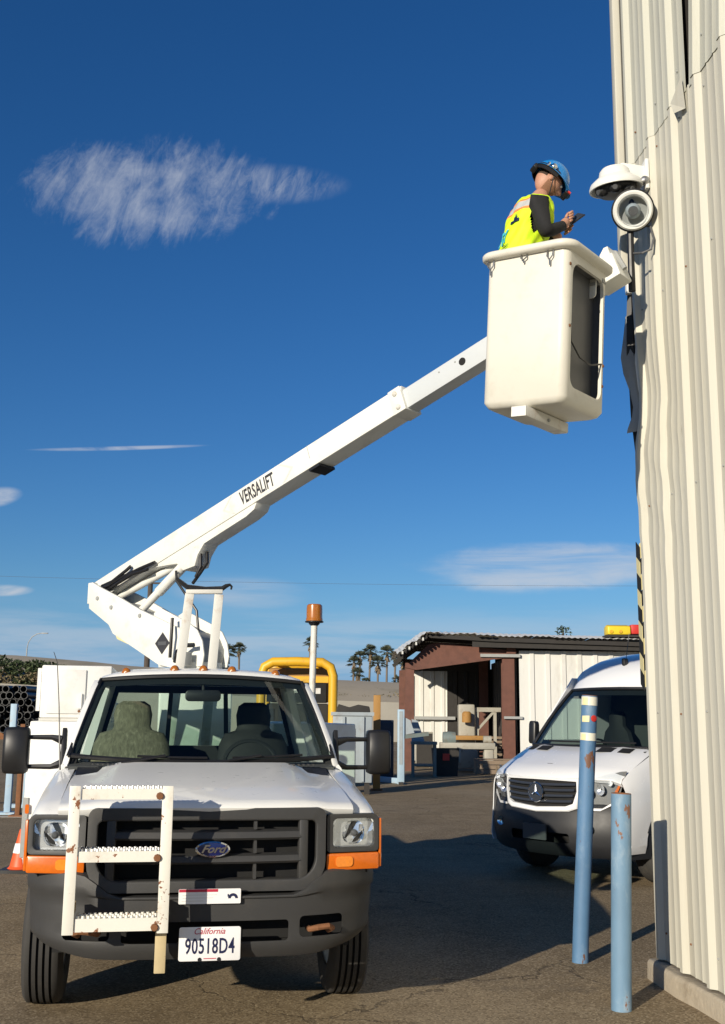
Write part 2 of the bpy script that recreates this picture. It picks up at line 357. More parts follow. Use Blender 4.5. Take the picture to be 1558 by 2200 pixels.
class MB:
    def __init__(s): s.v, s.f, s.mi = [], [], []
    def add(s, vs, fs, mi=0):
        o = len(s.v); s.v += [tuple(v) for v in vs]
        s.f += [[i + o for i in f] for f in fs]; s.mi += [mi] * len(fs); return s
    def box(s, x0, x1, y0, y1, z0, z1, mi=0):
        v = [(x, y, z) for z in (z0, z1) for y in (y0, y1) for x in (x0, x1)]
        return s.add(v, [(0, 2, 3, 1), (4, 5, 7, 6), (0, 1, 5, 4), (2, 6, 7, 3), (0, 4, 6, 2), (1, 3, 7, 5)], mi)
    def beam(s, p, q, w, h, up=(0, 0, 1), mi=0):
        """rectangular bar from p to q; w across, h along up"""
        p, q = Vector(p), Vector(q); d = (q - p).normalized()
        a = d.cross(Vector(up))
        if a.length < 1e-4: a = d.cross(Vector((1, 0, 0)))
        a.normalize(); b = a.cross(d).normalized()
        v = [c + a * (w / 2 * i) + b * (h / 2 * j) for c in (p, q) for i, j in ((-1, -1), (1, -1), (1, 1), (-1, 1))]
        return s.add(v, [(0, 1, 2, 3), (7, 6, 5, 4)] + [(i, i + 4, (i + 1) % 4 + 4, (i + 1) % 4) for i in range(4)], mi)
    def prism(s, poly, axis, a, b, mi=0):
        n = len(poly)
        def P(p, t):
            if axis == 'x': return (t, p[0], p[1])
            if axis == 'y': return (p[0], t, p[1])
            return (p[0], p[1], t)
        v = [P(p, a) for p in poly] + [P(p, b) for p in poly]
        return s.add(v, [list(range(n)), list(range(2 * n - 1, n - 1, -1))] + [(i, (i + 1) % n, (i + 1) % n + n, i + n) for i in range(n)], mi)
    def tube(s, pts, r, n=8, cap=True, mi=0):
        pts = [Vector(p) for p in pts]; rs = r if isinstance(r, (list, tuple)) else [r] * len(pts)
        rings = []; ref = None
        for i, p in enumerate(pts):
            d = (pts[min(i + 1, len(pts) - 1)] - pts[max(i - 1, 0)]).normalized()
            if ref is None: ref = d.orthogonal().normalized()
            a = (ref - d * ref.dot(d)).normalized(); ref = a; b = d.cross(a)
            rings.append([p + (a * cos(2 * pi * k / n) + b * sin(2 * pi * k / n)) * rs[i] for k in range(n)])
        return s.loft(rings, True, cap, cap, mi)
    def loft(s, rings, closed=True, c0=False, c1=False, mi=0):
        n = len(rings[0]); v = [p for r in rings for p in r]; f = []
        for i in range(len(rings) - 1):
            for k in range(n if closed else n - 1):
                a, b = i * n + k, i * n + (k + 1) % n
                f.append((a, b, b + n, a + n))
        if c0: f.append(list(range(n))[::-1])
        if c1: f.append(list(range((len(rings) - 1) * n, len(rings) * n)))
        return s.add(v, f, mi)
    def lathe(s, prof, c=(0, 0, 0), axis=(0, 0, 1), n=24, mi=0, c0=False, c1=False):
        ax = Vector(axis).normalized(); a = ax.orthogonal().normalized(); b = ax.cross(a); c = Vector(c)
        rings = [[c + ax * h + (a * cos(2 * pi * k / n) + b * sin(2 * pi * k / n)) * max(r, 1e-4) for k in range(n)] for r, h in prof]
        return s.loft(rings, True, c0, c1, mi)
    def grid(s, rows, mirror=False, mi=0):
        if mirror: rows = [[(-x, y, z) for x, y, z in reversed(r[1:])] + list(r) for r in rows]
        return s.loft(rows, False, False, False, mi)
    def sphere(s, c, r, n=12, m=8, mi=0, top=0.0, bot=pi):
        rx, ry, rz = (r, r, r) if not isinstance(r, (list, tuple)) else r
        rings = []
        for i in range(m + 1):
            t = top + (bot - top) * i / m
            rings.append([(c[0] + rx * max(sin(t), 1e-4) * cos(2 * pi * k / n), c[1] + ry * max(sin(t), 1e-4) * sin(2 * pi * k / n), c[2] + rz * cos(t)) for k in range(n)])
        return s.loft(rings, True, False, False, mi)
    def xf(s, mtx, start=0):
        for i in range(start, len(s.v)): s.v[i] = tuple(mtx @ Vector(s.v[i]))
        return s
    def build(s, name, mats, parent=None, bevel=0.0, seg=2, smooth=32, thick=0.0, merge=0.0):
        me = bpy.data.meshes.new(name); me.from_pydata(s.v, [], s.f)
        mats = mats if isinstance(mats, (list, tuple)) else [mats]
        for m in mats: me.materials.append(M[m] if isinstance(m, str) else m)
        for p, i in zip(me.polygons, s.mi): p.material_index = i
        if bevel or thick or merge:
            bm = bmesh.new(); bm.from_mesh(me)
            if merge: bmesh.ops.remove_doubles(bm, verts=bm.verts, dist=merge)
            bmesh.ops.recalc_face_normals(bm, faces=bm.faces)
            if thick: bmesh.ops.solidify(bm, geom=bm.faces[:], thickness=thick)
            if bevel:
                es = [e for e in bm.edges if len(e.link_faces) == 2 and e.calc_face_angle(0.0) > radians(28)]
                bmesh.ops.bevel(bm, geom=es, offset=bevel, segments=seg, affect='EDGES', profile=0.5, clamp_overlap=True)
            bm.to_mesh(me); bm.free()
        finish(me, smooth)
        o = bpy.data.objects.new(name, me); col.objects.link(o)
        if parent: o.parent = parent
        return o


def arch(x0, x1, y, z, r0, r1, n=20):
    """half-round wheel arch liner over a wheel: a shell from x0 to x1 above height z"""
    A_ = [pi * (-0.02 + 0.90 * k / n) for k in range(n + 1)]
    return MB().loft([[(x, y + r * cos(a), z + r * sin(a)) for x, r in ((x0, r0), (x1, r0), (x1, r1), (x0, r1))] for a in A_], True, True, True)


def cut(o, cutter, smooth=32):
    """subtract the shape in an MB from an unparented object"""
    c = cutter.build('cutter', 'black')
    md = o.modifiers.new('b', 'BOOLEAN'); md.object = c; md.operation = 'DIFFERENCE'; md.solver = 'EXACT'
    bpy.context.view_layer.update()
    dg = bpy.context.evaluated_depsgraph_get()
    me = bpy.data.meshes.new_from_object(o.evaluated_get(dg))
    o.modifiers.clear(); old = o.data; o.data = me; me.name = old.name
    cm = c.data; bpy.data.objects.remove(c); bpy.data.meshes.remove(cm)
    finish(o.data, smooth)
    return o


def empty(name, loc=(0, 0, 0), rz=0.0):
    o = bpy.data.objects.new(name, None); col.objects.link(o)
    o.location = loc; o.rotation_euler = (0, 0, rz); o.empty_display_size = 0.2
    return o


def tag(o, label=None, cat=None, group=None, kind=None):
    if label: o['label'] = label
    if cat: o['category'] = cat
    if group: o['group'] = group
    if kind: o['kind'] = kind
    return o


def copy_tree(o, parent=None):
    c = o.copy(); col.objects.link(c); c.parent = parent
    for ch in list(o.children): copy_tree(ch, c)
    return c


def text(name, body, size, m, parent, mtx, depth=0.002, shear=0.0, xs=1.0, bold=0.0, spacing=1.0):
    cu = bpy.data.curves.new(name, 'FONT'); cu.body = body; cu.size = size; cu.extrude = depth; cu.shear = shear
    cu.align_x = 'CENTER'; cu.align_y = 'CENTER'; cu.offset = bold; cu.space_character = spacing; cu.resolution_u = 3
    t = bpy.data.objects.new('tmp', cu); col.objects.link(t)
    bpy.context.view_layer.update()
    me = bpy.data.meshes.new_from_object(t.evaluated_get(bpy.context.evaluated_depsgraph_get()))
    bpy.data.objects.remove(t); bpy.data.curves.remove(cu)
    me.transform(mtx @ Matrix.Diagonal((xs, 1, 1, 1)))
    me.materials.clear(); me.materials.append(M[m])
    o = bpy.data.objects.new(name, me); col.objects.link(o); o.parent = parent
    return o


def frame(origin, xdir, ydir):
    x = Vector(xdir).normalized(); y = Vector(ydir).normalized(); z = x.cross(y).normalized(); y = z.cross(x)
    m = Matrix((x, y, z)).transposed().to_4x4(); m.translation = Vector(origin)
    return m


def rrect(x0, x1, z0, z1, r, n=5):
    rs = r if isinstance(r, (list, tuple)) else [r] * 4      # bl, br, tr, tl
    out = []
    for (cx, cz, rad, a0) in ((x0 + rs[0], z0 + rs[0], rs[0], pi), (x1 - rs[1], z0 + rs[1], rs[1], 1.5 * pi),
                              (x1 - rs[2], z1 - rs[2], rs[2], 0), (x0 + rs[3], z1 - rs[3], rs[3], 0.5 * pi)):
        for k in range(n + 1):
            a = a0 + 0.5 * pi * k / n
            out.append((cx + rad * cos(a), cz + rad * sin(a)))
    return out


def ringplate(mb, outer, inner, axis, a, b, mi=0):
    """flat frame between two loops of equal length, extruded along axis"""
    n = len(outer)
    def P(p, t):
        return (t, p[0], p[1]) if axis == 'x' else ((p[0], t, p[1]) if axis == 'y' else (p[0], p[1], t))
    rings = [[P(p, t) for p in loop] for loop, t in ((outer, a), (outer, b), (inner, b), (inner, a), (outer, a))]
    return mb.loft(rings, True, False, False, mi)

# ------------------------------------------------------------------ ground
g = MB()
xs = [-900, -300, -120, -60, -30, -15, -8, -4, 0, 4, 8, 15, 30, 60, 120, 300, 900]
ys = [-300, -60, -10, 0, 4, 8, 12, 20, 30, 45, 60, 90, 200, 900]
g.loft([[(x, y, 0.0) for x in xs] for y in ys], False)
tag(g.build('ground', 'asphalt'), kind='structure')
tag(MB().box(-9.5, -4.2, 18.75, 18.87, 0.001, 0.004).build('painted_line', 'line_white'), kind='structure')

# ------------------------------------------------------------------ metal building on the right
C0 = Vector((2.02, 7.78, 0)); WA = radians(6)
WD = Vector((sin(WA), -cos(WA), 0))          # along the wall, towards the viewer
WN = Vector((-cos(WA), -sin(WA), 0))         # outward
building = empty('metal_building', C0)
tag(building, 'cream corrugated metal building with dented torn corner rising above the asphalt', 'building')


def wp(s, z, off=0.0): return WD * s + WN * off + Vector((0, 0, z))


PITCH = 0.405
def rib_off(s):
    """outward relief of the sheet at position s: trapezoid ribs with two low beads between"""
    t = (s - 0.045) % PITCH
    if t < 0.035: return 0.036 * t / 0.035
    if t < 0.075: return 0.036
    if t < 0.110: return 0.036 * (0.110 - t) / 0.035
    for c in (0.205, 0.310):
        d = abs(t - c)
        if d < 0.018: return 0.006 * (1 - d / 0.018)
    return 0.0


def dent(s, z):
    """outward displacement of the bashed corner, and sideways curl of its free edge"""
    o = 0.022 * math.exp(-((z - 3.55) / 0.28) ** 2) * math.exp(-(s / 0.55) ** 2)
    o -= 0.025 * math.exp(-((z - 3.95) / 0.25) ** 2) * math.exp(-((s - 0.25) / 0.4) ** 2)
    o += 0.005 * sin(z * 19 + s * 11) * math.exp(-((z - 3.3) / 0.7) ** 2) * math.exp(-((s - 0.4) / 0.6) ** 2)
    e = 0.05 * math.exp(-((z - 4.25) / 0.42) ** 2) * math.exp(-(s / 0.16) ** 2)
    e -= 0.03 * math.exp(-((z - 3.2) / 0.3) ** 2) * math.exp(-(s / 0.16) ** 2)
    return o, e


knots = [0.045, 0.08, 0.12, 0.155, 0.232, 0.25, 0.268, 0.337, 0.355, 0.373]
def sheet(s0, s1, z0, z1, name, m, base=0.0, lean=0.0, nz=2, dented=False):
    ss = [s0, s1] + [k + PITCH * i for i in range(-1, 30) for k in knots if s0 < k + PITCH * i < s1]
    ss = sorted(set(round(q, 4) for q in ss))
    zs = [z0 + (z1 - z0) * i / nz for i in range(nz + 1)]
    rows = []
    for z in zs:
        r = []
        for q in ss:
            o, e = dent(q, z) if dented else (0, 0)
            f = (z - z0) / (z1 - z0)
            r.append(wp(q + e + lean * f, z, rib_off(q) + base + o))
        rows.append(r)
    b = MB(); b.loft(rows, False)
    return b.build(name, m, building, thick=0.0015)


sheet(0.0, 0.81, 0.14, 5.88, 'wall_panel', 'building', nz=60, dented=True)
for i in range(1, 9):
    sheet(0.812 + 0.81 * (i - 1), 0.81 * (i + 1), 0.14, 5.86, 'wall_panel', 'building', base=0.0005 * (i % 2), nz=3)
# upper tier laps over the lower one; one joint has sprung open
sheet(0.03, 1.135, 5.84, 9.4, 'wall_panel', 'building_up', base=0.006, nz=2)
sheet(1.19, 1.94, 5.83, 9.4, 'wall_panel', 'building_up', base=0.008, lean=0.36, nz=3)
sheet(2.32, 6.5, 5.80, 9.4, 'wall_panel', 'building_up', base=0.004, nz=2)
b = MB(); b.add([wp(0.06, 0.10, -0.05), wp(7.2, 0.10, -0.05), wp(7.2, 9.4, -0.05), wp(0.06, 9.4, -0.05)], [(0, 1, 2, 3)])
b.build('wall_backing', 'shed_dark', building)
# curled lip where the panel end has torn beside the sprung joint
b = MB(); b.add([wp(0.98, 5.83, 0.05), wp(1.13, 5.95, 0.03), wp(1.15, 5.70, 0.02), wp(1.05, 5.72, 0.055)], [(0, 1, 2, 3)])
b.build('torn_flap', 'building', building, thick=0.002)
# far side walls so that the building has a body
WF = Vector((cos(WA), sin(WA), 0))           # along the hidden end wall
b = MB()
for k in range(24):
    a0 = WF * (0.02 + k * 0.4); a1 = WF * (0.02 + k * 0.4 + 0.33); a2 = WF * (0.02 + (k + 1) * 0.4)
    up = Vector((0, 0, 9.3)); lo = Vector((0, 0, 0.12)); off = -WD * 0.03
    b.add([a0 + lo, a1 + lo, a1 + up, a0 + up], [(0, 1, 2, 3)])
    b.add([a1 + lo + off, a2 + lo + off, a2 + up + off, a1 + up + off], [(0, 1, 2, 3)])
    b.add([a1 + lo, a1 + lo + off, a1 + up + off, a1 + up], [(0, 1, 2, 3)])
b.build('end_wall', 'building', building)
b = MB(); b.add([wp(0.1, 9.35), wp(7.2, 9.35), wp(7.2, 9.35) + WF * 9, wp(0.1, 9.35) + WF * 9], [(0, 1, 2, 3)])
b.build('roof', 'shed_roof', building)
# corner trim strip standing off the corner high up, screws, stains
b = MB(); b.box(-0.055, 0.045, 0.09, 0.19, 5.0, 9.4)
b.build('corner_trim', 'building', building, bevel=0.006)
b = MB(); b.box(-0.005, 0.03, 0.02, 0.075, 4.2, 9.4)
b.build('dark_gap', 'black_plastic', building)
b = MB()
b.loft([[Vector((x + dx_, y, z)) for x, y in ((-0.02, 0.05), (0.03, 0.02), (0.05, 0.07), (0.0, 0.10))] for z, dx_ in
        ((3.62, 0.01), (3.9, -0.015), (4.15, -0.02), (4.4, -0.03), (4.7, -0.02), (5.0, 0.0))], True, True, True)
b.build('corner_post', 'black_plastic', building)
# bent flashing hanging off the corner
rows = []
for z, x, y, w in ((4.72, -0.03, 0.12, 0.05), (4.55, -0.055, 0.11, 0.075), (4.38, -0.085, 0.09, 0.10), (4.25, -0.075, 0.07, 0.09), (4.1, -0.035, 0.05, 0.06),
                   (3.98, -0.02, 0.03, 0.05), (3.9, -0.035, 0.02, 0.08), (3.8, -0.075, 0.0, 0.13), (3.77, -0.08, 0.0, 0.135)):
    rows.append([Vector((x, y, z)), Vector((x + w * 0.55, y - 0.06, z + 0.005)), Vector((x + w, y - 0.075, z))])
b = MB(); b.loft(rows, False)
b.build('bent_flashing', 'galv', building, thick=0.003)
rows = []
for z, x, y, w in ((4.5, 0.01, 0.0, 0.03), (4.3, -0.01, -0.03, 0.05), (4.1, 0.0, -0.05, 0.05), (3.95, 0.02, -0.06, 0.04)):
    rows.append([Vector((x, y, z)), Vector((x + w, y - 0.05, z))])
b = MB(); b.loft(rows, False); b.build('bent_flashing', 'camera_white', building, thick=0.003)
b = MB(); b.box(-0.045, 0.03, -0.01, 0.05, 4.86, 4.96); b.build('junction_box', 'camera_white', building, bevel=0.006)
# hazard tape on the returned edge of the corner
for k in range(9):
    z0 = 1.92 + k * 0.115
    b = MB(); b.prism([(-0.012, z0), (0.045, z0 + 0.05), (0.045, z0 + 0.163), (-0.012, z0 + 0.113)], 'y', 0.034, 0.040)
    b.build('hazard_stripe', 'black' if k % 2 else 'hazard_yellow', building)
for k in range(9):
    b = MB(); b.prism([(0.025, 1.9 + k * 0.115), (0.12, 1.95 + k * 0.115), (0.12, 2.06 + k * 0.115), (0.025, 2.01 + k * 0.115)], 'x', -0.016, -0.012)
    b.build('hazard_stripe', 'hazard_yellow' if k % 2 else 'black', building)
for z0 in (0.32, 1.75, 3.2, 4.65, 5.72, 6.05, 7.4):
    for k in range(-1, 6):
        s = 0.19 + PITCH * k * 1.0 + (0.0 if z0 < 5.8 else 0.02)
        if s < 0.02: continue
        z = z0 + random.uniform(-0.015, 0.015)
        b = MB(); b.sphere(wp(s, z, rib_off(s) + (0.012 if z0 > 5.8 else 0.004) + (dent(s, z)[0] if s < 0.8 and z < 5.8 else 0)), 0.0075, 6, 4); b.build('screw', 'rust_edge' if random.random() < 0.35 else 'galv', building)
foot = MB()
pts = [(0.02, 0.06), (0.02, -0.09), (0.55, -0.10), (0.80, -0.075), (1.4, -0.06), (7.0, -0.06), (7.0, 0.2), (0.06, 0.2)]
foot.loft([[wp(s, z, -o * k) for s, o in pts] for z, k in ((-0.1, 1.0), (0.105, 0.9), (0.125, 0.75))], True, True, True)
foot.build('concrete_footing', 'concrete', building, bevel=0.008)

# ------------------------------------------------------------------ cameras on the corner
cam_a = empty('security_camera', (1.80, 7.30, 5.50))
tag(cam_a, 'white hooded multi lens security camera on wall bracket at building corner', 'camera')
b = MB(); b.lathe([(0.02, 0.118), (0.085, 0.112), (0.105, 0.09), (0.115, 0.048), (0.135, 0.036), (0.178, 0.0), (0.190, -0.03), (0.188, -0.045), (0.176, -0.045), (0.15, -0.01), (0.10, 0.02)], (0, 0, 0), (-0.10, -0.12, 1), 28, c0=True)
b.build('hood', 'camera_white', cam_a)
b = MB(); b.lathe([(0.150, 0.02), (0.145, -0.06), (0.11, -0.085), (0.02, -0.09)], (0, 0, 0), (-0.10, -0.12, 1), 24, c0=True, c1=True)
b.build('lens_ring', 'black_plastic', cam_a)
for k in range(4):
    a = radians(200 + 55 * k); p = Vector((cos(a) * 0.105, sin(a) * 0.105, -0.075))
    b = MB(); b.sphere(p, 0.045, 10, 7); o = b.build('lens_ball', 'black_plastic', cam_a)
    b = MB(); b.lathe([(0.018, 0.0), (0.018, 0.012)], p + Vector((cos(a), sin(a), -0.5)).normalized() * 0.038, (cos(a), sin(a), -0.5), 10, c1=True)
    b.build('lens', 'camera_grey', o)
b = MB(); b.beam((0.02, 0.0, 0.09), (0.225, 0.03, 0.075), 0.10, 0.12); b.build('bracket_arm', 'camera_white', cam_a, bevel=0.02)
b = MB(); b.box(0.205, 0.232, -0.06, 0.10, -0.06, 0.17); b.build('wall_plate', 'camera_white', cam_a, bevel=0.006)
b = MB(); b.sphere((0.20, -0.05, 0.0), 0.035, 10, 7); b.build('knuckle', 'steel', cam_a)

cb = Vector((1.893, 7.20, 5.245))
cam_b = empty('dome_camera', cb)
tag(cam_b, 'round camera with clear dome in a thick white ring on black post', 'camera')
face = Vector((-0.20, -0.90, -0.42)).normalized()
b = MB(); b.lathe([(0.10, 0.012), (0.112, 0.028), (0.128, 0.03), (0.138, 0.018), (0.140, 0.0), (0.105, -0.005)], (0, 0, 0), face, 36); b.build('ring', 'camera_white', cam_b)
b = MB(); b.lathe([(0.141, 0.006), (0.150, 0.0), (0.150, -0.06), (0.125, -0.075), (0.04, -0.085)], (0, 0, 0), face, 32, c1=True); b.build('housing', 'black_plastic', cam_b)
b = MB(); b.lathe([(0.104, 0.0), (0.104, -0.045), (0.02, -0.05)], (0, 0, 0), face, 28, c1=True); b.build('inner_bowl', 'galv', cam_b)
b = MB(); b.lathe([(0.106, 0.012), (0.100, 0.04), (0.075, 0.075), (0.04, 0.094), (0.004, 0.10)], (0, 0, 0), face, 28); b.build('clear_dome', 'clear', cam_b)
b = MB(); b.sphere(face * 0.0 + Vector((0, 0, -0.005)), 0.055, 16, 10); ball = b.build('camera_ball', 'bin_grey', cam_b)
b = MB(); b.lathe([(0.035, 0.048), (0.034, 0.056)], (0, 0, -0.005), face, 18, c1=True); b.build('lens', 'camera_grey', ball)
b = MB(); b.tube([(0, 0.02, 0.04), (0, 0.03, 0.10)], 0.02, 8); b.build('yoke', 'black_plastic', cam_b)
b = MB(); b.tube([(0.0, 0.09, -0.09), (0.005, 0.12, -0.30), (0.01, 0.14, -0.55)], [0.024, 0.024, 0.026], 10); b.build('post', 'black_plastic', cam_b)
b = MB(); b.tube([(0.09, 0.08, -0.08), (0.13, 0.04, -0.10), (0.145, 0.02, -0.2), (0.12, 0.0, -0.29), (0.06, 0.02, -0.31), (0.02, 0.10, -0.28)], 0.008, 8); b.build('cable', 'camera_grey', cam_b)

# ------------------------------------------------------------------ bollards
def bollard(loc, top, h, r, m, label, bands):
    o = empty('bollard', loc); tag(o, label, 'bollard', 'blue bollards guarding the building corner')
    lx, ly = top
    def ax(z): return (lx * z / h, ly * z / h, z)
    b = MB(); b.tube([(0, 0, -0.05)] + [ax(h * i / 8) for i in range(1, 9)], r, 24, cap=False); b.build('pipe', m, o)
    b = MB(); b.lathe([(r, 0), (r * 0.96, 0.004), (r * 0.78, 0.004), (r * 0.76, -0.05), (0.0, -0.06)], ax(h), (lx, ly, h), 24)
    b.build('open_end', 'rust_edge', o)
    for (z0, z1, mm) in bands:
        b = MB(); b.tube([ax(z0), ax(z1)], r + 0.0015, 24, cap=False); b.build('tape_band', mm, o)
    return o


bo = bollard((1.58, 8.22, 0), (0.123, 0.0), 1.87, 0.058, 'bollard', 'tall leaning blue bollard with pale tape bands and a red dot', [(1.80, 1.862, 'tape_white'), (1.545, 1.60, 'tape_white')])
bollard((1.572, 6.93, 0), (0.041, 0.0), 1.25, 0.061, 'bollard2', 'short faded blue bollard with an open rusty top beside the wall footing', [])
def patch(o, a0, a1, z0, z1, m, name, h=1.87, lean=0.123, r=0.061):
    b = MB(); rows = []
    for z in (z0, z1):
        rows.append([(lean * z / h + r * cos(radians(a)), r * sin(radians(a)), z) for a in [a0 + (a1 - a0) * i / 6 for i in range(7)]])
    b.loft(rows, False); b.build(name, m, o, thick=0.001)
patch(bo, 205, 262, 1.68, 1.725, 'tape_cream', 'tape_patch')
patch(bo, 205, 245, 1.803, 1.858, 'tape_cream', 'tape_patch', r=0.0625)
patch(bo, 205, 240, 1.55, 1.595, 'tape_cream', 'tape_patch', r=0.0625)
b = MB(); a = radians(296)
b.lathe([(0.024, -0.004), (0.024, 0.002), (0.02, 0.004)], (0.123 * 1.705 / 1.87 + 0.059 * cos(a), 0.059 * sin(a), 1.705), (cos(a), sin(a), 0), 20, c1=True); b.build('reflector', 'red', bo)

# ------------------------------------------------------------------ bucket truck
truck = empty('bucket_truck', (-0.80, 6.05, 0), radians(10))
tag(truck, 'white bucket truck with grey grille, raised telescopic boom and service body', 'truck')
bpy.context.view_layer.update()


def bend(mb, k=0.16):
    mb.v = [(x, y + k * x * x, z) for x, y, z in mb.v]; return mb


# hood
cx = [0, 0.2, 0.4, 0.52, 0.60, 0.66, 0.76, 0.802]
df = [0, 0, 0, 0, -0.004, -0.012, -0.016, -0.018]
dr = [0, 0, 0, -0.002, -0.022, -0.046, -0.052, -0.054]
hr = [(0.10, 1.16, 0), (0.062, 1.185, 0), (0.052, 1.205, 0.0), (0.066, 1.222, 0.02), (0.12, 1.238, 0.08), (0.35, 1.287, 0.4), (0.7, 1.345, 0.75), (1.0, 1.385, 1), (1.09, 1.397, 1), (1.10, 1.36, 1)]
b = MB(); b.grid([[(x, y + 0.16 * x * x + 0.05 * f * x * x, z + df[i] * (1 - f) + dr[i] * f) for i, x in enumerate(cx)] for y, z, f in hr], True)
b.build('hood', 'truck_white', truck, thick=-0.006, smooth=40)
b = MB(); b.grid([[(x, y, z) for x in (0, 0.3, 0.6, 0.79)] for y, z in ((1.02, 1.33), (1.16, 1.365), (1.32, 1.38))], True)
cowl = b.build('cowl', 'black_plastic', truck, thick=0.01)
b = MB()
for k in range(46):
    x = -0.70 + k * 0.031
    b.box(x, x + 0.012, 1.115, 1.16, 1.385, 1.394)
b.build('vent_slot', 'grey_plastic', cowl)

# fenders
AX = 1.12
def fender(sx):
    rows = []
    for y, zt, dx in ((0.175, 1.165, -0.012), (0.20, 1.190, -0.004), (0.35, 1.235, 0), (0.7, 1.292, 0), (1.0, 1.332, 0), (1.28, 1.365, 0)):
        prof = [(0.808, zt), (0.87, zt - 0.006), (0.915, zt - 0.02), (0.945, zt - 0.05), (0.965, zt - 0.10), (0.978, zt - 0.22), (0.982, zt - 0.26 if y < 0.4 else zt - 0.40), (0.962, 0.885 if y < 0.4 else 0.60)]
        rows.append([(sx * (x + dx), y + (0.02 * (1 - y / 1.3) if x < 0.9 else 0.0), z) for x, z in prof])
    b = MB(); b.loft(rows, False)
    o = b.build('fender', 'truck_white', None, thick=0.008, smooth=40)
    c = MB(); c.lathe([(0.47, -0.3), (0.47, 0.3)], (sx * 0.98, AX, 0.42), (1, 0, 0), 40, c0=True, c1=True)
    cut(o, c, 40)
    o.parent = truck
    arch(sx * 0.66, sx * 0.965, AX, 0.42, 0.47, 0.478).build('wheel_well', 'black_plastic', o)
for sx in (-1, 1): fender(sx)
b = MB(); b.box(-0.64, 0.64, 0.22, 1.05, 0.5, 1.15); b.build('engine_bay', 'black', truck)
for q in (-0.90, 0.64): bend(MB().box(q, q + 0.26, 0.14, 0.2, 0.84, 1.12), 0.1).build('radiator_support', 'black', truck)

# grille
gr = MB(); ringplate(gr, rrect(-0.638, 0.638, 0.774, 1.205, (0.15, 0.15, 0.045, 0.045), 6), rrect(-0.585, 0.585, 0.835, 1.138, (0.11, 0.11, 0.03, 0.03), 6), 'y', 0.0, 0.10)
grille = bend(gr).build('grille', 'grey_plastic', truck, bevel=0.012, seg=3)
for z0, z1 in ((1.040, 1.092), (0.918, 0.968)):
    rows = []
    for i in range(13):
        x = -0.50 + i / 12.0
        rows.append([(x, y + 0.16 * x * x, z) for y, z in ((0.02, z0), (0.005, z0 + 0.012), (0.02, z1 - 0.01), (0.07, z1), (0.07, z0))])
    MB().loft(rows, True, True, True).build('bar', 'grey_plastic', grille)
for sx in (-1, 1):
    b = bend(MB().box(sx * 0.515 - 0.026, sx * 0.515 + 0.026, 0.008, 0.09, 0.825, 1.145)); b.build('upright', 'grey_plastic', grille, bevel=0.012)
    for z0, z1 in ((1.094, 1.136), (0.970, 1.038), (0.837, 0.916)):
        b = bend(MB().box(sx * 0.25 - 0.008, sx * 0.25 + 0.008, 0.03, 0.09, z0, z1)); b.build('fin', 'grey_plastic', grille)
b = bend(MB().box(-0.62, 0.62, 0.112, 0.13, 0.8, 1.19)); b.build('radiator_mesh', 'black', grille)
# oval badge
b = MB()
ell = lambda a, c, y: [(0.02 + a * cos(2 * pi * k / 32), y, 0.998 + c * sin(2 * pi * k / 32)) for k in range(32)]
b.loft([ell(0.092, 0.041, 0.03), ell(0.092, 0.041, -0.008), ell(0.084, 0.034, -0.014), ell(0.080, 0.031, -0.010)], True)
badge = b.build('badge', 'chrome', grille)
b = MB(); b.loft([ell(0.081, 0.032, -0.0095), ell(0.02, 0.008, -0.012)], True, False, True); b.build('badge_field', 'badge_blue', badge)
text('lettering', 'Ford', 0.056, 'chrome', badge, frame((0.02, -0.0135, 0.998), (1, 0, 0), (0, 0, 1)), 0.001, 0.45, 1.15, 0.0015)

